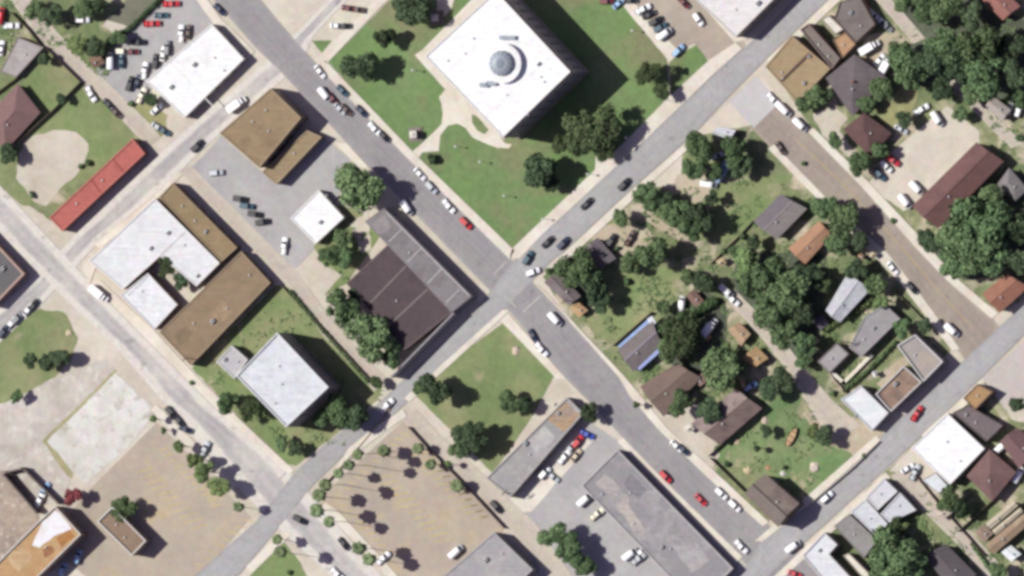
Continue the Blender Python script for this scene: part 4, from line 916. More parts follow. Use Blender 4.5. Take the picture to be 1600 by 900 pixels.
hedge([(172, 62), (205, 44), (252, -2)], 1.1, 'dark', 'dark hedge added to cast a dark band along the top left car lot')  # hedge added for the dark band of shadow it casts
hedge([(1520, 850), (1552, 895)], .9, 'mid', 'hedge by the alley at the bottom right')
# ================================================================ VEGETATION
for u, v, r, tone, lb in (
 (642, 16, 28, 'dark', 'large dark tree on the courthouse lawn beside the upper footpath'),
 (600, 58, 19, 'dark', 'medium dark tree standing between the two bigger trees of the lawn west side'),
 (566, 107, 27, 'dark', 'broad very dark tree near the western tip of the courthouse lawn'),
 (662, 8, 16, 'dark', 'dark tree on the lawn right of the big tree by the upper footpath'),
 (846, 269, 30, 'dark', 'big dark tree on the lawn south of the courthouse'),
 (862, 284, 14, 'dark', 'small dark tree touching the big south lawn tree'),
 (905, 205, 30, 'olive', 'olive green tree beside the courthouse south corner in shade'),
 (938, 200, 30, 'olive', 'second olive green tree by the street, east of the courthouse south corner'),
 (880, 228, 18, 'olive', 'small olive tree at the edge of the courthouse shadow'),
 (945, 235, 16, 'olive', 'thin olive tree just above the white pad by the street'),
 (1015, 118, 20, 'olive', 'thin tree on the narrow east corner of the courthouse lawn'),
 (1032, 145, 15, 'olive', 'small tree beside the street on the east corner of the lawn'),
 (1052, 110, 9, 'olive', 'smallest tree on the east corner of the lawn'),
 (560, 288, 33, 'mid', 'large round green tree beside the small white office'),
 (536, 480, 32, 'mid', 'green tree behind the dark brown hall by the alley'),
 (578, 528, 33, 'mid', 'bigger green tree south of the dark brown hall'),
 (610, 555, 18, 'mid', 'small tree below the brown hall near the masonry wall'),
 (550, 465, 14, 'dark', 'small dark tree at the west corner of the brown hall'),
 (680, 612, 27, 'dark', 'dark spreading tree on the triangular lawn beside the street'),
 (656, 606, 13, 'mid', 'small tree at the western edge of the triangular lawn'),
 (737, 684, 29, 'dark', 'large dark tree by the grey workshop end'),
 (716, 700, 17, 'mid', 'bright tree next to the large dark tree by the workshop'),
 (797, 626, 16, 'mid', 'tree in the middle of the triangular lawn'),
 (822, 632, 13, 'dark', 'dark tree between the triangular lawn and the sandy drive'),
 (922, 644, 14, 'dark', 'dark tree at the street end of the grey workshop'),
 (528, 640, 27, 'mid', 'large tree beside the tall white block at the street'),
 (556, 655, 22, 'dark', 'dark tree overhanging the crosstown street'),
 (505, 655, 18, 'mid', 'small tree at the south corner of the tall white block'),
 (358, 630, 20, 'mid', 'round tree in front of the grey annex'),
 (392, 640, 16, 'olive', 'thin tree between the round tree and the tall white block'),
 (440, 692, 14, 'mid', 'small tree on the grass below the tall white block'),
 (462, 700, 12, 'dark', 'dark little tree at the grass tip by the intersection'),
 (588, 598, 11, 'mid', 'little tree at the alley mouth'),
 (95, 560, 17, 'dark', 'dark tree at the edge of the left grass lot and the dirt'),
 (75, 565, 15, 'dark', 'small dark tree left of the tree at the dirt edge'),
 (48, 563, 14, 'dark', 'leftmost dark tree on the left grass lot'),
 (25, 620, 11, 'mid', 'small round tree on the pale dirt at the left edge'),
 (112, 774, 16, 'red', 'round red leaved tree by the roofless ruin'),
 (194, 796, 18, 'mid', 'green tree behind the small brown box building'),
 (280, 697, 11, 'light', 'first small street tree along the upper edge of the left tan lot'),
 (303, 718, 14, 'light', 'second small street tree along the upper edge of the left tan lot'),
 (320, 737, 16, 'light', 'third street tree along the edge of the left tan lot'),
 (342, 760, 15, 'light', 'last street tree before the palm on the left tan lot edge'),
 (240, 655, 8, 'light', 'small green tree at the top corner of the left tan lot'),
 (256, 672, 7, 'mid', 'tiny tree below the top corner of the left tan lot'),
 (700, 725, 8, 'light', 'young tree just past the alley wall of the palm lot'),
 (868, 838, 22, 'mid', 'green tree at the lower end of the grey parking lot'),
 (892, 858, 24, 'mid', 'larger tree below the green tree of the grey parking lot'),
 (915, 885, 18, 'mid', 'tree at the bottom edge beside the grey parking lot'),
 (58, 18, 16, 'mid', 'green tree in the yard at the top left by the alley'),
 (80, 24, 18, 'dark', 'dark tree standing in for the shadow of the top left yard tree'),  # dark crown added where the green tree beside it throws its shadow
 (133, 14, 18, 'mid', 'tree at the top edge above the white car'),
 (155, 8, 16, 'dark', 'dark tree at the top edge above the olive yard by the car lot'),
 (119, 70, 15, 'light', 'bright green tree beside the top left alley'),
 (150, 74, 16, 'dark', 'dark tree standing in for the shadow of the bright alley tree'),  # added crown, drawn as the bright tree's shadow
 (186, 60, 13, 'mid', 'small green tree at the car lot corner'),
 (70, 93, 11, 'dark', 'round dark tree in the corner of the fenced green yard'),
 (236, 156, 11, 'dark', 'dark tree at the corner of the white commercial building'),
 (10, 240, 15, 'dark', 'dark tree below the purple brown house'),
 (95, 155, 10, 'dark', 'small tree along the dark fence of the green yard'),
 (1092, 232, 26, 'mid', 'tree in the overgrown yard beside the pale lot'),
 (1085, 262, 20, 'mid', 'tree on the near side of the overgrown yard'),
 (1150, 235, 24, 'mid', 'tree right of the blue tarp in the overgrown yard'),
 (1160, 258, 20, 'dark', 'dark tree beside the blue trailer'),
 (1115, 268, 14, 'mid', 'small tree behind the white trailer end'),
 (1012, 308, 22, 'mid', 'dark green tree beside the dirt driveway'),
 (1040, 316, 16, 'dark', 'darker tree right of the dirt driveway tree'),
 (970, 340, 17, 'mid', 'tree at the street side of the dirt yard'),
 (1060, 338, 26, 'mid', 'large tree below the dirt patch'),
 (1095, 335, 22, 'dark', 'dark tree facing the open grass lot'),
 (1085, 360, 20, 'mid', 'tree at the end of the dirt driveway'),
 (1112, 310, 14, 'dark', 'small dark tree under the white trailer'),
 (1018, 392, 27, 'mid', 'pale green tree behind the dirt yard of cars'),
 (985, 412, 17, 'mid', 'tree between the grey brown house and the rough lawn'),
 (898, 418, 28, 'mid', 'green tree beside the small intersection house'),
 (930, 448, 24, 'dark', 'dark tree behind the small intersection house'),
 (940, 470, 18, 'dark', 'darker tree shading the rough lawn'),
 (1075, 432, 14, 'mid', 'slim tree on the right edge of the rough lawn'),
 (1100, 440, 18, 'dark', 'dark tree near the back alley end'),
 (1036, 480, 13, 'mid', 'tree left of the white camper'),
 (1108, 446, 13, 'dark', 'dark tree at the start of the back alley'),
 (1062, 522, 30, 'olive', 'large olive tree beside the blue eaved house'),
 (1045, 545, 18, 'mid', 'tree hugging the corner of the blue eaved house'),
 (1078, 506, 15, 'mid', 'tree between the hedge and the white caravan'),
 (1092, 528, 11, 'mid', 'small tree in front of the white caravan'),
 (1125, 576, 30, 'mid', 'big leafy tree between the sheds and the brown houses'),
 (1150, 575, 18, 'dark', 'dark tree beside the orange tan shed'),
 (1140, 548, 13, 'light', 'bright bush like tree between the two tan sheds'),
 (1225, 592, 24, 'dark', 'dark tree standing in for a tree shadow by the alley bend'),  # added crown in place of a big tree's cast shadow
 (1205, 605, 20, 'dark', 'dark tree standing in for a tree shadow above the green lawn'),  # second added crown filling out the same cast shadow
 (1108, 642, 20, 'dark', 'dark tree added for the unlit dark middle of the brown house roof'),  # added tree, makes the roof's unlit middle dark
 (1066, 630, 22, 'mid', 'tree in the gap between the two brown houses'),
 (995, 632, 8, 'mid', 'small sidewalk tree by the brown house, at the main street kerb'),
 (1183, 700, 9, 'dark', 'dark round tree on the green lawn, lower of the two'),
 (1196, 674, 10, 'dark', 'dark round tree on the green lawn, upper of the two'),
 (1272, 675, 13, 'light', 'bright tree on the lawn near the boat'),
 (1290, 680, 16, 'dark', 'dark tree by the dirt yard near the white end store'),
 (1190, 440, 36, 'mid', 'huge leafy tree in the middle of the residential block'),
 (1230, 450, 34, 'mid', 'second huge tree right of the middle of the block'),
 (1205, 485, 30, 'mid', 'large tree south of the two huge trees'),
 (1165, 420, 24, 'light', 'bright tree northwest of the two huge trees'),
 (1250, 485, 24, 'dark', 'dark tree in the shade beside the white metal house'),
 (1262, 435, 24, 'dark', 'dark tree below the orange tan cottage'),
 (1225, 520, 22, 'mid', 'tree along the alley below the large trees'),
 (1258, 540, 20, 'mid', 'tree at the corner of the hedged yard'),
 (1255, 565, 13, 'mid', 'small tree between the alley and the hedged yard'),
 (1285, 440, 16, 'mid', 'tree between the cottage and the white metal house'),
 (1180, 378, 13, 'dark', 'dark small tree below the grey gable roofed house'),
 (1150, 398, 12, 'mid', 'small tree on the path to the grey gable roofed house'),
 (1288, 322, 18, 'mid', 'tree at the corner of the grey gable roofed house by the street'),
 (1318, 345, 26, 'mid', 'large tree overhanging the brown street'),
 (1310, 378, 22, 'mid', 'tree beside the orange tan cottage'),
 (1342, 378, 16, 'dark', 'dark tree shading the brown street'),
 (1340, 422, 18, 'dark', 'dark tree by the white shaded car'),
 (1368, 445, 18, 'mid', 'tree to the right of the white metal house'),
 (1410, 512, 14, 'mid', 'tree at the back of the grey flat roofed house'),
 (1445, 510, 12, 'dark', 'dark tree at the grey corner store'),
 (1375, 470, 12, 'light', 'small light tree above the grey flat roofed house'),
 (1275, 152, 17, 'mid', 'tree behind the tan pair of stores'),
 (1292, 148, 13, 'dark', 'dark tree at the dark grey hip roofed house'),
 (1255, 162, 12, 'mid', 'small tree at the corner of the tan pair of stores'),
 (1378, 142, 20, 'mid', 'tree right of the dark grey hip roofed house'),
 (1352, 160, 14, 'mid', 'small tree below the dark grey hip roofed house'),
 (1412, 188, 14, 'dark', 'dark tree at the head of the concrete yard'),
 (1345, 255, 18, 'mid', 'round tree at the corner of the maroon house by the street'),
 (1375, 235, 14, 'mid', 'tree above the red car'),
 (1305, 218, 12, 'mid', 'small tree on the street side of the maroon house'),
 (1412, 92, 30, 'mid', 'forest tree nearest the dirt driveway end'),
 (1425, 118, 22, 'mid', 'forest tree above the dry grass patch'),
 (1458, 92, 30, 'dark', 'dark shaded forest tree left of the middle'),
 (1478, 70, 30, 'mid', 'bright topped forest tree right of the driveway end'),
 (1530, 65, 38, 'mid', 'tallest bright forest tree in the upper right wood'),
 (1545, 118, 36, 'mid', 'broad bright forest tree above the right alley'),
 (1505, 100, 30, 'dark', 'dark forest tree in the hollow of the upper right wood'),
 (1585, 120, 26, 'dark', 'dark forest tree at the right edge'),
 (1582, 75, 26, 'dark', 'dark forest tree below the red brown house'),
 (1448, 16, 26, 'mid', 'forest tree at the top edge by the dirt driveway'),
 (1486, 12, 28, 'mid', 'middle forest tree of the top edge'),
 (1518, 22, 24, 'dark', 'dark forest tree left of the red brown house'),
 (1412, 8, 16, 'mid', 'small tree at the top edge right beside the dirt driveway'),
 (1470, 138, 18, 'dark', 'dark tree below the hollow of the wood'),
 (1515, 150, 16, 'mid', 'tree at the upper end of the right alley'),
 (1590, 155, 16, 'mid', 'tree at the right edge above the white vehicles'),
 (1500, 178, 12, 'mid', 'small tree between the concrete yard and the right alley'),
 (1530, 345, 40, 'mid', 'huge tree behind the long maroon building'),
 (1515, 390, 40, 'mid', 'broad tree south of the huge tree behind the maroon building'),
 (1550, 400, 30, 'mid', 'bright tree east of the broad tree, above the reddish house'),
 (1490, 410, 28, 'mid', 'tree west of the broad tree, near the brown street'),
 (1545, 310, 24, 'mid', 'tree between the maroon building and the grey bungalow'),
 (1585, 360, 28, 'dark', 'dark tree at the right edge in shade'),
 (1553, 312, 11, 'light', 'small light green tree beside the grey bungalow'),
 (1450, 375, 21, 'dark', 'dark tree at the end of the long maroon building'),
 (1590, 410, 24, 'dark', 'second dark tree at the right edge, behind the reddish house'),
 (1395, 862, 34, 'mid', 'large tree in the yard below the pale roofs'),
 (1425, 880, 26, 'mid', 'large tree beside the dark grey bottom house'),
 (1375, 890, 20, 'mid', 'tree at the bottom edge beside the cream outbuilding'),
 (1400, 825, 16, 'olive', 'brownish tree behind the pale wing'),
 (1480, 780, 20, 'mid', 'tree below the low white lean-to'),
 (1500, 795, 18, 'dark', 'dark tree in the small yard by the maroon house'),
 (1560, 890, 16, 'mid', 'tree at the bottom right edge by the white metal shed'),
 (1590, 632, 14, 'dark', 'dark tree at the right edge behind the tan store'),
 (258, 418, 16, 'olive', 'olive tree in the dark courtyard of the white store'),
 (282, 440, 13, 'dark', 'dark tree in the courtyard, nearest the tan warehouse'),
 (515, 400, 18, 'mid', 'tree below the small white office'),
 (535, 372, 17, 'mid', 'tree between the small white office and the grey hall'),
 (540, 402, 16, 'mid', 'tree in the green yard west of the brown hall')):
    big = 1.08 if (u > 1380 and v < 180) or (u > 1440 and 290 < v < 430) or (1140 < u < 1270 and 400 < v < 540) else 1.04
    tree(u, v, r*big, tone, lb, 'tree', 1.9 if 'street tree' in lb or r < 13 and tone == 'light' else 1.)
for u, v, r, tone, lb in (
 (677, 249, 11, 'dark', 'round clipped dark shrub on the lawn by the sidewalk'), (205, 162, 7, 'mid', 'small shrub on the grass island below the white building'),
 (856, 424, 8, 'mid', 'shrub at the sidewalk corner by the intersection'), (1130, 392, 7, 'mid', 'shrub on the open grass lot edge'),
 (1160, 370, 8, 'mid', 'shrub at the low fence by the grey gable roofed house'), (965, 388, 6, 'mid', 'shrub beside the dark cars in the dirt yard'),
 (50, 305, 7, 'mid', 'shrub at the verge beside the sandy lot'), (125, 260, 7, 'mid', 'shrub between the sand and the red shed'), (138, 255, 7, 'mid', 'shrub nearer the red shed wall'),
 (452, 895, 7, 'mid', 'shrub on the bottom grass corner'), (405, 575, 5, 'mid', 'tiny shrub at the annex wall'), (300, 598, 6, 'mid', 'shrub by the sidewalk below the tan warehouse'),
 (1120, 700, 6, 'mid', 'shrub at the corner of the green lawn fence'), (1135, 725, 7, 'mid', 'shrub along the lawn fence near the wooden house'),
 (1330, 590, 6, 'mid', 'shrub inside the corner of the cream wall'), (1300, 615, 7, 'mid', 'shrub beside the white end store'),
 (1225, 730, 6, 'mid', 'shrub behind the wooden house'), (1350, 712, 6, 'mid', 'shrub at the low pale fence'), (1060, 405, 7, 'light', 'light shrub at the rough lawn corner'),
 (1145, 340, 8, 'dark', 'shrub in the middle of the open grass lot'), (980, 440, 8, 'mid', 'shrub on the rough lawn'), (1255, 255, 7, 'mid', 'shrub beside the brown street kerb'),
 (1395, 345, 6, 'mid', 'shrub by the kerb of the concrete yard'), (1452, 345, 8, 'light', 'light shrub in front of the maroon building end'), (1592, 215, 9, 'mid', 'shrub at the right edge by the alley'),
 (600, 350, 7, 'mid', 'shrub at the corner of the grey hall roof')):
    tree(u, v, r, tone, lb, 'shrub')
for u, v, h, lb in ((558, 708, 18, 'tall palm nearest the top corner of the palm lot'), (543, 727, 19.4, 'tallest palm on the street edge of the palm lot, second from the top corner'), (530, 740, 11.6, 'short palm third from the top corner of the palm lot'),
 (507, 757, 19.4, 'tall palm at the street corner of the palm lot'), (498, 777, 12.7, 'medium palm just below the street corner of the palm lot'), (492, 797, 16.5, 'palm at the far left point of the palm lot'),
 (515, 815, 16.5, 'palm beside the sidewalk south of the left point'), (560, 857, 14.5, 'palm near the bottom car at the sidewalk'), (577, 876, 13.7, 'last palm at the bottom edge of the palm lot'),
 (372, 793, 8.8, 'lone bushy palm at the corner of the left tan lot'), (437, 865, 14.7, 'palm on the small bottom grass corner'), (652, 700, 5.5, 'short palm beside the dark block wall'), (672, 726, 5.5, 'second short palm beside the dark block wall'),
 (713, 758, 5, 'third short palm beside the dark block wall'), (432, 843, 8, 'palm by the kerb of the bottom grass corner'), (600, 705, 7, 'palm at the kerb where the palm lot meets the street')):
    palm(u, v, h, lb, 1.05)
# weeds in the residential yards: nobody could count them
def weeds(name, zones, n, tones):
    R = random.Random(5); bm = bmesh.new()
    def inside(x, y, pl):
        c = False; j = len(pl)-1
        for i in range(len(pl)):
            (xi, yi), (xj, yj) = pl[i], pl[j]
            if (yi > y) != (yj > y) and x < (xj-xi)*(y-yi)/(yj-yi)+xi: c = not c
            j = i
        return c
    from mathutils import noise as mn
    for pl, m in zones:
        us = [a for a, _ in pl]; vs = [b for _, b in pl]
        for _ in range(m):
            u, v = R.uniform(min(us), max(us)), R.uniform(min(vs), max(vs))
            if not inside(u, v, pl): continue
            if mn.noise(Vector((u*.035, v*.035, 3)))+.5*mn.noise(Vector((u*.11, v*.11, 9))) < .08: continue
            p = P(u, v); mi = R.randrange(len(tones))
            for k in range(3):
                q = p+Vector((R.gauss(0, .4), R.gauss(0, .4), R.uniform(.1, .55))); s = R.uniform(.2, .5); a = R.uniform(0, 6)
                x = Vector((cos(a), sin(a), R.uniform(-.5, .5)))*s; y = Vector((-sin(a), cos(a), R.uniform(-.5, .5)))*s*.6
                bm.faces.new([bm.verts.new(q+x), bm.verts.new(q+y), bm.verts.new(q-x), bm.verts.new(q-y)]).material_index = mi
    return tag(link(name, to_mesh(name, bm, [LEAF[t] for t in tones])), kind='stuff')
weeds('weeds', [([(900, 420), (1000, 330), (1062, 300), (1160, 260), (1280, 320), (1400, 440), (1410, 540), (1300, 610), (1240, 600), (1130, 450), (1000, 400)], 5200),
                ([(900, 470), (1000, 420), (1130, 470), (1250, 600), (1190, 640), (1000, 600), (930, 530)], 3600), ([(1340, 120), (1400, 40), (1600, 0), (1600, 420), (1500, 420), (1560, 300), (1540, 160), (1420, 140)], 3400),
                ([(1400, 780), (1500, 760), (1600, 840), (1600, 900), (1380, 900)], 1500), ([(-5, 0), (60, 0), (130, 60), (190, 50), (160, 140), (120, 90), (60, 60), (0, 110)], 1400),
                ([(430, 460), (600, 605), (560, 680), (470, 730), (330, 600)], 1500), ([(1120, 720), (1250, 600), (1300, 700), (1260, 780)], 700), ([(520, 330), (590, 350), (540, 440), (500, 430)], 500)], 0, ['mid', 'light'])
# ================================================================ VEHICLES
A, B_, X = -43.5, 40.5, 0
for t in (
 (268, 6, 2, 'pickup', 'red', 'red pickup at the top of the upper left car lot'), (252, 24, 0, 'sedan', 'teal', 'dark teal car parked below the red pickup'), (238, 37, 2, 'pickup', 'red', 'second red pickup in the upper left car lot, below the teal car'),
 (216, 66, 0, 'suv', 'black', 'black car alone in the middle of the upper left lot'), (192, 80, 0, 'suv', 'cream', 'cream car parked beside a dark red one'), (206, 81, 0, 'sedan', 'maroon', 'dark red car beside the cream car'),
 (173, 95, 90, 'van', 'white', 'white van by the little brown shed'), (190, 95, 90, 'sedan', 'teal', 'grey blue car right of the white van'), (283, 52, 85, 'pickup', 'white', 'white pickup beside the white commercial roof'),
 (294, 50, 80, 'sedan', 'brown', 'brown car between the white pickup and the white commercial building'), (261, 75, 85, 'suv', 'grey', 'grey car nearest the wall of the white building'), (255, 84, 80, 'sedan', 'white', 'white car tucked behind the grey one'),
 (243, 96, 80, 'suv', 'black', 'black car at the west corner of the white commercial building'), (226, 110, 78, 'pickup', 'white', 'white pickup touching the white building west corner'), (203, 131, 70, 'suv', 'black', 'black car at the alley side of the upper left lot'),
 (215, 127, 70, 'sedan', 'navy', 'navy car next to the black car at the alley side'), (221, 149, 60, 'pickup', 'cream', 'cream pickup by the dark corner tree'), (245, 170, 40, 'sedan', 'white', 'white car below the dark corner tree'),
 (247, 199, -30, 'sedan', 'silver', 'silver car on the grass island by the street'), (256, 205, -30, 'sedan', 'teal', 'dark teal car next to the silver car on the grass island'), (142, 147, -58, 'pickup', 'white', 'white pickup on the grass beside the alley'),
 (170, 164, A, 'sedan', 'black', 'black car parked along the alley'), (181, 176, A, 'sedan', 'brown', 'dark brown car behind the black alley car'), (343, 15, A, 'sedan', 'navy', 'navy car driving on the main street at the top'),
 (371, 163, 35, 'truck', 'white', 'white box truck parked along the tan corner block'), (308, 228, 42, 'suv', 'black', 'black car driving on the pale street'), (129, 31, 0, 'suv', 'white', 'white car in the dirt yard at the top left'),
 (18, 40, 0, 'pickup', 'white', 'white pickup at the left edge of the top left yard'), (2, 25, 80, 'van', 'red', 'red van at the very left edge'), (2, 75, 80, 'sedan', 'white', 'white car at the left edge by the grey metal roof'),
 (558, 15, -8, 'pickup', 'brown', 'dark brown pickup in the cream lot at the top'), (545, 13, -8, 'sedan', 'maroon', 'dark red car behind the brown pickup in the cream lot'), (527, 40, 0, 'sedan', 'white', 'white car in the cream lot by the grass island'), (538, 41, 0, 'sedan', 'black', 'black car standing in for the shadow of the white car in the cream lot'),  # the black car is added as the white car's dark shadow
 (500, 112, -52, 'sedan', 'white', 'white car at the western tip of the lawn sidewalk'), (508, 148, -50, 'van', 'white', 'white van driving at the head of the main street queue'), (520, 155, -50, 'sedan', 'maroon', 'dark red car beside the white van'),
 (535, 142, A, 'sedan', 'teal', 'dark teal car parked along the lawn kerb'), (531, 170, A, 'sedan', 'silver', 'silver car following the van'), (541, 172, A, 'sedan', 'brown', 'brown car next to the silver car'),
 (565, 174, A, 'sedan', 'navy', 'navy car parked along the lawn kerb'), (585, 201, A, 'pickup', 'white', 'white pickup parked on the lawn kerb'), (600, 213, A, 'sedan', 'black', 'black car behind the white lawn kerb pickup'),
 (656, 272, -46, 'sedan', 'white', 'white car heading the row of four by the lawn'), (674, 293, -46, 'suv', 'silver', 'silver car second in the row of four by the lawn'), (701, 322, -46, 'pickup', 'white', 'white pickup third in the row of four by the lawn'), (728, 349, -43, 'suv', 'red', 'red car last in the row of four by the lawn'),
 (636, 325, -55, 'van', 'white', 'white van in front of the grey hall, on the far side of the street'),
 (975, 288, 42, 'suv', 'black', 'black car nearest the cream lot on the crosstown street'), (917, 318, 42, 'sedan', 'black', 'black car in the middle of the crosstown street'), (856, 378, 42, 'sedan', 'black', 'left of two black cars waiting near the lawn tip'), (880, 380, 42, 'suv', 'navy', 'right of two dark cars waiting near the lawn tip'),
 (825, 403, 55, 'suv', 'teal', 'dark teal car turning at the lawn tip'), (833, 425, 20, 'suv', 'white', 'white car in the middle of the big intersection'),
 (868, 499, -46, 'van', 'white', 'white van parked below the big intersection'), (833, 525, -60, 'sedan', 'navy', 'navy car along the triangular lawn'), (846, 546, -46, 'pickup', 'white', 'white pickup behind the navy car by the triangular lawn'),
 (1057, 697, -40, 'sedan', 'white', 'white car at the kerb in front of the brown houses'), (1068, 703, -40, 'sedan', 'navy', 'dark car right behind the white one at the brown houses'), (1040, 745, -45, 'suv', 'red', 'red car beside the shadow of the huge grey roof'), (1095, 781, -45, 'sedan', 'red', 'red car alone in the lane of the lower main street'),
 (1127, 771, -43, 'suv', 'white', 'upper of two white cars parked by the wooden house'), (1148, 790, -43, 'suv', 'white', 'lower of two white cars parked by the wooden house'), (1158, 854, -43, 'pickup', 'white', 'white pickup near the end of the huge grey roof'),
 (1005, 14, 25, 'pickup', 'white', 'white pickup at the head of the slanted courthouse parking'), (1014, 23, 25, 'sedan', 'black', 'black car second in the slanted courthouse parking'), (1024, 33, 25, 'suv', 'black', 'black car third in the slanted courthouse parking'), (1032, 43, 25, 'suv', 'teal', 'dark teal car in the slanted courthouse parking'),
 (1039, 53, 35, 'van', 'white', 'white van last in the slanted courthouse parking'), (1060, 79, 45, 'suv', 'sky', 'pale blue car by the small east lawn'), (1068, 4, -45, 'sedan', 'maroon', 'dark red car at the top of the brown street'), (1091, 30, -55, 'suv', 'white', 'white car passing the pale top building'),
 (967, 5, 40, 'sedan', 'sky', 'light blue car at the top edge by the lawn'), (948, 2, 0, 'suv', 'maroon', 'dark red car at the top edge by the lawn'), (985, 1, 0, 'sedan', 'black', 'black car at the top edge right of the light blue car'),
 (1208, 155, A, 'pickup', 'white', 'first white vehicle parked below the tan stores'), (1226, 172, A, 'van', 'white', 'white van parked in the middle below the tan stores'), (1251, 195, A, 'van', 'white', 'last white van parked by the sandy yard'), (1220, 232, -55, 'sedan', 'brown', 'brown car parked on the brown street'),
 (1350, 4, -60, 'pickup', 'red', 'red pickup at the top beside the grey corner roof'), (1364, 23, -40, 'suv', 'white', 'white car on the dirt driveway'), (1376, 32, -40, 'pickup', 'silver', 'silver pickup on the dirt driveway'), (1385, 41, -40, 'sedan', 'grey', 'grey car on the dirt driveway'),
 (1360, 74, 30, 'truck', 'white', 'white box truck in the dirt lot'), (1385, 102, 60, 'truck', 'white', 'white box truck under the forest edge'), (1374, 94, 50, 'sedan', 'white', 'white car between the two box trucks'),
 (1440, 171, 30, 'pickup', 'white', 'white pickup at the head of the concrete yard'), (1465, 186, -55, 'van', 'white', 'white van in the concrete yard'), (1408, 202, -30, 'sedan', 'silver', 'silver car under the tree at the concrete yard'),
 (1395, 250, -40, 'pickup', 'red', 'red pickup at the concrete yard entrance'), (1385, 260, -45, 'suv', 'white', 'white car between the red pickup and a dark one'), (1375, 273, -45, 'suv', 'teal', 'dark teal car at the street side of the red pickup'),
 (1433, 294, -45, 'van', 'white', 'white van backed up to the maroon building'), (1415, 315, -50, 'van', 'white', 'white van at the corner of the maroon building'), (1578, 168, 70, 'suv', 'white', 'white car at the right edge beside the alley'), (1592, 172, 70, 'suv', 'white', 'second white car at the right edge, nearer the frame'),
 (1395, 419, -50, 'sedan', 'white', 'white car in tree shade on the brown street'), (1425, 450, -45, 'sedan', 'black', 'black car on the brown street below the shaded white one'), (1488, 516, -42, 'van', 'white', 'white van at the lower end of the brown street'),
 (1433, 646, 55, 'pickup', 'red', 'red pickup on the lower street beside the store shadow'), (1292, 777, 40, 'suv', 'white', 'white car on the lower street by the wooden house'), (1240, 854, 35, 'van', 'white', 'white van at the corner by the white L shaped roof'), (1242, 897, -20, 'sedan', 'red', 'red car at the bottom edge by the corner store'),
 (918, 679, -25, 'sedan', 'blue', 'bright blue car at the end of the workshop row'), (903, 690, 50, 'suv', 'red', 'red car beside the blue car of the workshop row'), (891, 701, 45, 'pickup', 'silver', 'silver pickup in the workshop row'), (882, 714, 45, 'pickup', 'white', 'white pickup in the workshop row'), (900, 712, 50, 'sedan', 'tan', 'tan car in front of the silver pickup'),
 (851, 739, 45, 'suv', 'white', 'white car apart in the workshop row'), (864, 745, -40, 'sedan', 'silver', 'silver car behind the white one, workshop row'), (914, 781, 40, 'van', 'white', 'white van in the open part of the grey lot'), (933, 803, 35, 'pickup', 'cream', 'cream pickup in the open part of the grey lot'),
 (985, 866, 35, 'van', 'white', 'white van in a group of three at the lower grey lot'), (998, 873, 35, 'pickup', 'silver', 'silver pickup in the group of three at the lower grey lot'), (1002, 862, 35, 'sedan', 'white', 'white car at the back of the group of three'),
 (338, 270, 5, 'suv', 'silver', 'silver car alone in the grey lot behind the tan block'), (375, 311, -8, 'suv', 'black', 'first black car of four in the grey lot'), (386, 322, -8, 'suv', 'teal', 'second car of four in the grey lot, dark teal'), (398, 335, -8, 'suv', 'black', 'third car of four in the grey lot'), (410, 347, 8, 'suv', 'black', 'last car of four in the grey lot'),
 (444, 384, 80, 'pickup', 'white', 'white pickup near the small white office'), (52, 477, 48, 'sedan', 'black', 'black car at the curb of the left pale street'), (44, 484, 48, 'sedan', 'white', 'white car ahead of the black car on the left pale street'), (27, 497, 48, 'suv', 'grey', 'grey car in the left pale street row'), (18, 505, 48, 'sedan', 'white', 'white car at the end of the left pale street row'), (5, 518, 48, 'suv', 'navy', 'navy car at the left edge of the street row'),
 (156, 459, -38, 'truck', 'white', 'white box truck at the white courtyard store'), (267, 645, -50, 'suv', 'black', 'black car parked by the top corner of the left tan lot'), (280, 658, -50, 'sedan', 'black', 'second black car behind the one at the tan lot corner'), (290, 671, -20, 'sedan', 'navy', 'navy car beside the first street tree'),
 (320, 702, 60, 'pickup', 'silver', 'silver pickup in the shade of the street trees'), (605, 633, 42, 'pickup', 'white', 'white pickup on the crosstown street by the alley'), (468, 812, -25, 'suv', 'black', 'black car entering the palm lot intersection'), (537, 850, -50, 'sedan', 'black', 'black car parked beside the palms'), (599, 872, 40, 'pickup', 'white', 'white pickup by the last palms'), (713, 862, 40, 'van', 'white', 'white van alone in the tan palm lot'), (527, 897, -40, 'pickup', 'white', 'white pickup at the bottom edge of the lower street'),
 (122, 870, 70, 'suv', 'sky', 'pale blue car in the shadow of the orange roofed building'), (98, 890, 70, 'suv', 'sky', 'second pale blue car in that shadow, nearer the bottom edge'), (62, 782, 60, 'pickup', 'white', 'white pickup inside the roofless ruin'), (70, 764, 55, 'sedan', 'sky', 'light blue car beside the ruin'),
 (955, 376, 55, 'suv', 'black', 'black car in the dirt yard'), (985, 372, 60, 'pickup', 'brown', 'dark brown pickup in the dirt yard'), (1110, 512, 52, 'truck', 'white', 'white caravan truck among yard trees'), (1066, 476, 85, 'van', 'white', 'white camper van left of the reddish tin shed'),
 (1120, 244, 20, 'sedan', 'silver', 'silver car under the overgrown yard trees'), (1108, 288, -10, 'van', 'white', 'white van at the end of the blue trailer'), (1098, 238, 10, 'sedan', 'blue', 'blue car under the overgrown yard trees'), (1136, 455, -40, 'van', 'white', 'white van at the top of the back alley'), (1145, 468, -40, 'pickup', 'white', 'white pickup behind the back alley van'),
 (1567, 697, 40, 'van', 'white', 'white van between the maroon houses'), (1577, 685, 40, 'suv', 'white', 'white car above the van between the maroon houses'), (1592, 742, 60, 'van', 'white', 'white van at the right edge behind the big maroon house'),
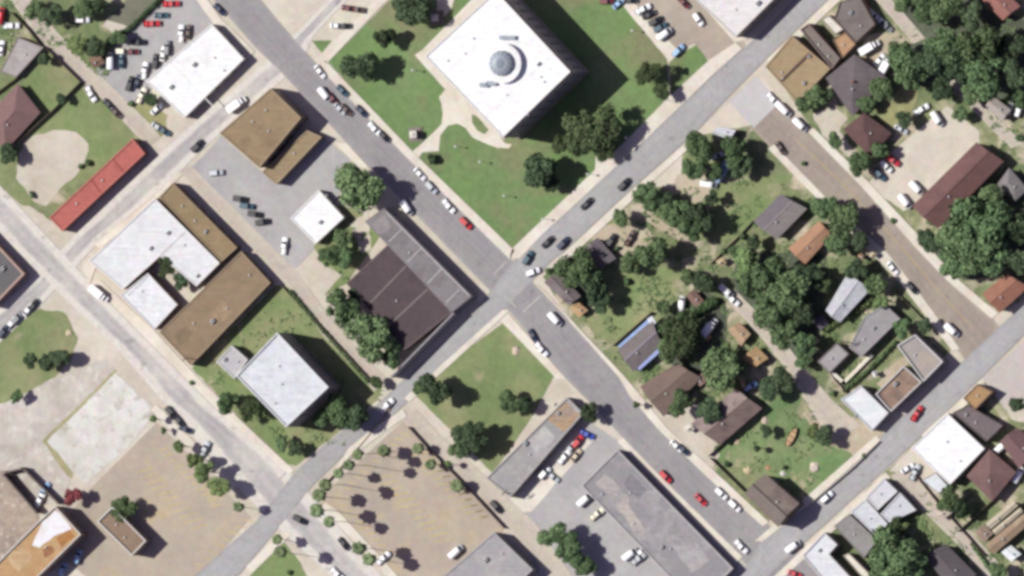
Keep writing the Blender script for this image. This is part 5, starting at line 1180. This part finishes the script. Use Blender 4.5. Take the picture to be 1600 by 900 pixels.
 (1418, 732, 30, 'sedan', 'white', 'white car beside the bright white building'), (1430, 738, 60, 'pickup', 'silver', 'silver pickup next to the white car at the bright white building'), (775, 792, -45, 'suv', 'black', 'black car in the alley beside the palm lot wall'), (1173, 604, 30, 'suv', 'sky', 'pale blue car behind the brown house with the dark middle')):
    car(*t)
# ================================================================ SMALL THINGS
def lamp_post(u, v, label):
    q = P(u, v); o = root('lamp_post', q, 0, label, 'lamp post', 'globe lamp posts round the courthouse lawn')
    bm = bmesh.new(); tube(bm, Vector((0, 0, 0)), Vector((0, 0, .5)), .22, .14, 8); tube(bm, Vector((0, 0, .5)), Vector((0, 0, 3.2)), .07, .06, 8); link('pole', to_mesh('pole', bm, METAL), o)
    bm = bmesh.new(); bmesh.ops.create_icosphere(bm, subdivisions=2, radius=.38)
    for v_ in bm.verts: v_.co.z += 3.6
    link('globe', to_mesh('globe', bm, plain('globe_white', 'f4f4f0', .4)), o)
for u, v, lb in ((650, 110, 'white globe lamp on the lawn west of the courthouse'), (993, 48, 'white globe lamp on the upper lawn edge by the slanted parking'), (1045, 157, 'white globe lamp at the east corner sidewalk'), (983, 215, 'white globe lamp by the street near the olive trees'), (923, 272, 'white globe lamp by the street below the white pad'),
                 (853, 342, 'white globe lamp on the lawn near its southern tip'), (717, 229, 'white globe lamp on the lawn near the flower bed'), (755, 253, 'white globe lamp in the middle of the south lawn'), (793, 306, 'white globe lamp farther down the south lawn')): lamp_post(u, v, lb)
def monument(u, v, label, s):
    q = P(u, v); o = root('stone_monument', q, radians(5), label, 'monument'); st = roof_mat('625a58', None)
    bm = bmesh.new(); box(bm, (0, 0, .2), (3.4*s, 3.4*s, .4)); box(bm, (0, 0, .55), (2.6*s, 2.6*s, .3)); link('plinth', to_mesh('plinth', bm, roof_mat('8f867e', None)), o)
    bm = bmesh.new(); box(bm, (0, 0, 1.9), (1.8*s, 1.8*s, 2.4), 0, 0, .8); link('shaft', to_mesh('shaft', bm, st), o)
    bm = bmesh.new(); box(bm, (0, 0, 3.2), (1.7*s, 1.7*s, .3)); box(bm, (0, 0, 3.5), (1.0*s, 1.0*s, .4), 0, 0, .3); link('cap_stone', to_mesh('cap_stone', bm, roof_mat('e4ded4', None)), o)
monument(650, 210, 'square stone monument on the lawn where the walk meets the street', 1.3); monument(684, 28, 'stone monument at the upper footpath beside the courthouse', 1.3)
def boat(u, v, ang):
    q = P(u, v, .5); o = root('boat', (q.x, q.y, .03), radians(ang), 'tan and dark wooden boat lying on the green lawn', 'boat'); bm = bmesh.new(); pr = None
    st = [(-3.2, .15, .55), (-2.4, .8, .2), (-1, 1.15, .08), (.8, 1.15, .08), (2.2, .8, .18), (3.4, .05, .6)]
    for x, w, zb in st:
        r = [bm.verts.new((x, w, 1.0+abs(x)*.06)), bm.verts.new((x, w*.6, zb)), bm.verts.new((x, -w*.6, zb)), bm.verts.new((x, -w, 1.0+abs(x)*.06))]
        if pr:
            for i in range(3): bm.faces.new((pr[i], pr[i+1], r[i+1], r[i]))
        pr = r
    link('hull', to_mesh('hull', bm, mat('hull_wood', '8a5e40', .2)), o); bm = bmesh.new()
    cap(bm, [Vector((x, w*.86, .88)) for x, w, _ in st]+[Vector((x, -w*.86, .88)) for x, w, _ in st[::-1]]); link('deck', to_mesh('deck', bm, mat('deck_tan', 'd0aa80', .2)), o)
    bm = bmesh.new()
    for x in (-1.6, .2, 1.8): box(bm, (x, 0, .98), (.3, 1.7 if x < 1 else 1.3, .08))
    link('seat', to_mesh('seat', bm, mat('seat_wood', '9a7050', .2)), o)
boat(1237, 683, 60)
def trailer(u, v, ang, label):
    q = P(u, v, 1); o = root('trailer', (q.x, q.y, .03), radians(ang), label, 'trailer'); bm = bmesh.new(); box(bm, (0, 0, 1.5), (7.4, 2.3, 2.2)); box(bm, (0, 0, 2.64), (7.5, 2.4, .1)); link('body', to_mesh('body', bm, roof_mat('9db4d4', None)), o)
    bm = bmesh.new(); box(bm, (4.3, 0, .5), (1.3, .15, .12)); link('drawbar', to_mesh('drawbar', bm, METAL), o)
    for x in (-.6, .5):
        for s in (-1, 1): link('wheel', WHEEL, o, (x, s*1.05, .34))
trailer(1130, 268, 55, 'light blue trailer beside the overgrown yard trees')
def blob(u, v, hx, label, cat, nm, s):
    q = P(u, v); R = random.Random(int(u)); bm = bmesh.new(); res = bmesh.ops.create_icosphere(bm, subdivisions=3, radius=1)
    from mathutils import noise as mn
    for w in bm.verts:
        k = 1+.3*mn.noise(w.co*2+Vector((u, v, 0))); w.co = Vector((w.co.x*s*k, w.co.y*s*k, max(0, w.co.z)*s*.5*k))
    o = link(nm, to_mesh(nm, bm, mat('heap_'+hx, hx, .2)), None, (q.x, q.y, 0)); tag(o, label, cat)
for u, v, hx, lb, cat, nm, s in ((1195, 657, 'd8c8b0', 'pale sand heap on the green lawn behind the brown house fence', 'sand heap', 'sand_heap', 1.2), (1168, 735, 'd8c49c', 'straw coloured heap at the wooden house end of the lawn', 'straw heap', 'straw_heap', 1.3), (1152, 690, 'cbb898', 'pale heap near the dark lawn fence', 'sand heap', 'sand_heap', 1.),
     (1273, 730, 'd8cab8', 'pale heap by the low street fence', 'sand heap', 'sand_heap', 1.6), (1223, 773 if False else 740, 'dcd4d0', 'whitish junk heap behind the wooden house', 'junk heap', 'junk_heap', .9), (1200, 731, 'b88a68', 'reddish brown heap beside the straw heap', 'soil heap', 'soil_heap', .8),
     (806, 548, 'd8c4b0', 'round sandy heap on the triangular lawn', 'sand heap', 'sand_heap', 1.3), (250, 418, 'e4e0da', 'white tank in the dark courtyard', 'tank', 'tank', 1.4), (108, 520, 'd8c8a8', 'pale heap on the left grass lot', 'sand heap', 'sand_heap', 1.1)):
    blob(u, v, hx, lb, cat, nm, s)
def pole(u, v, label, h=9.5, rz=45):
    q = P(u, v); o = root('utility_pole', q, radians(rz), label, 'utility pole', 'utility poles along the streets'); bm = bmesh.new(); tube(bm, Vector((0, 0, 0)), Vector((0, 0, h)), .17, .11, 8); link('pole', to_mesh('pole', bm, WOOD), o)
    for z in (h-.5, h-1.4):
        bm = bmesh.new(); box(bm, (0, 0, z), (2.4, .14, .16)); 
        for x in (-1.05, -.4, .4, 1.05): tube(bm, Vector((x, 0, z+.08)), Vector((x, 0, z+.28)), .05, .04, 6)
        link('crossarm', to_mesh('crossarm', bm, WOOD), o)
for u, v, lb in ((1328, 535, 'utility pole behind the small grey house'), 
                 (800, 770, 'utility pole at the lower alley end'), (895, 470, 'utility pole on the sidewalk below the big intersection'), (302, 560, 'utility pole at the south corner of the tan warehouse')): pole(u, v, lb)
# ================================================================ CAMERA AND LIGHT
cam = bpy.data.cameras.new('Camera'); cam.type = 'ORTHO'; cam.ortho_scale = 1600*S; cam.clip_end = 4000; cam.clip_start = 1
co = bpy.data.objects.new('Camera', cam); C.objects.link(co)
co.location = Vector((ST, 0, CT))*900; co.rotation_euler = (0, TH, 0); SC.camera = co
w = bpy.data.worlds.new('World'); SC.world = w; w.use_nodes = True
nt = w.node_tree; bg = nt.nodes['Background']; sky = nt.nodes.new('ShaderNodeTexSky'); sky.sky_type = 'NISHITA'; sky.sun_disc = False
sky.sun_elevation = SUN_EL; sky.sun_rotation = radians(280); nt.links.new(mix(nt, 1., sky.outputs[0], (1.2, .85, 1.02, 1), 'MULTIPLY'), bg.inputs[0]); bg.inputs[1].default_value = .078
L = bpy.data.lights.new('Sun', 'SUN'); L.energy = 4.9; L.angle = radians(.53); L.color = (1, .995, .92)
lo = bpy.data.objects.new('Sun', L); C.objects.link(lo)
lo.rotation_euler = Vector((cos(SUN_EL)*cos(SUN_AZ), -cos(SUN_EL)*sin(SUN_AZ), -sin(SUN_EL))).to_track_quat('-Z', 'Y').to_euler()
SC.view_settings.view_transform = 'Standard'; SC.view_settings.look = 'None'; SC.view_settings.exposure = 0
SC.cycles.filter_width = 3.5; SC.cycles.max_bounces = 5; SC.cycles.diffuse_bounces = 3; SC.cycles.use_denoising = True
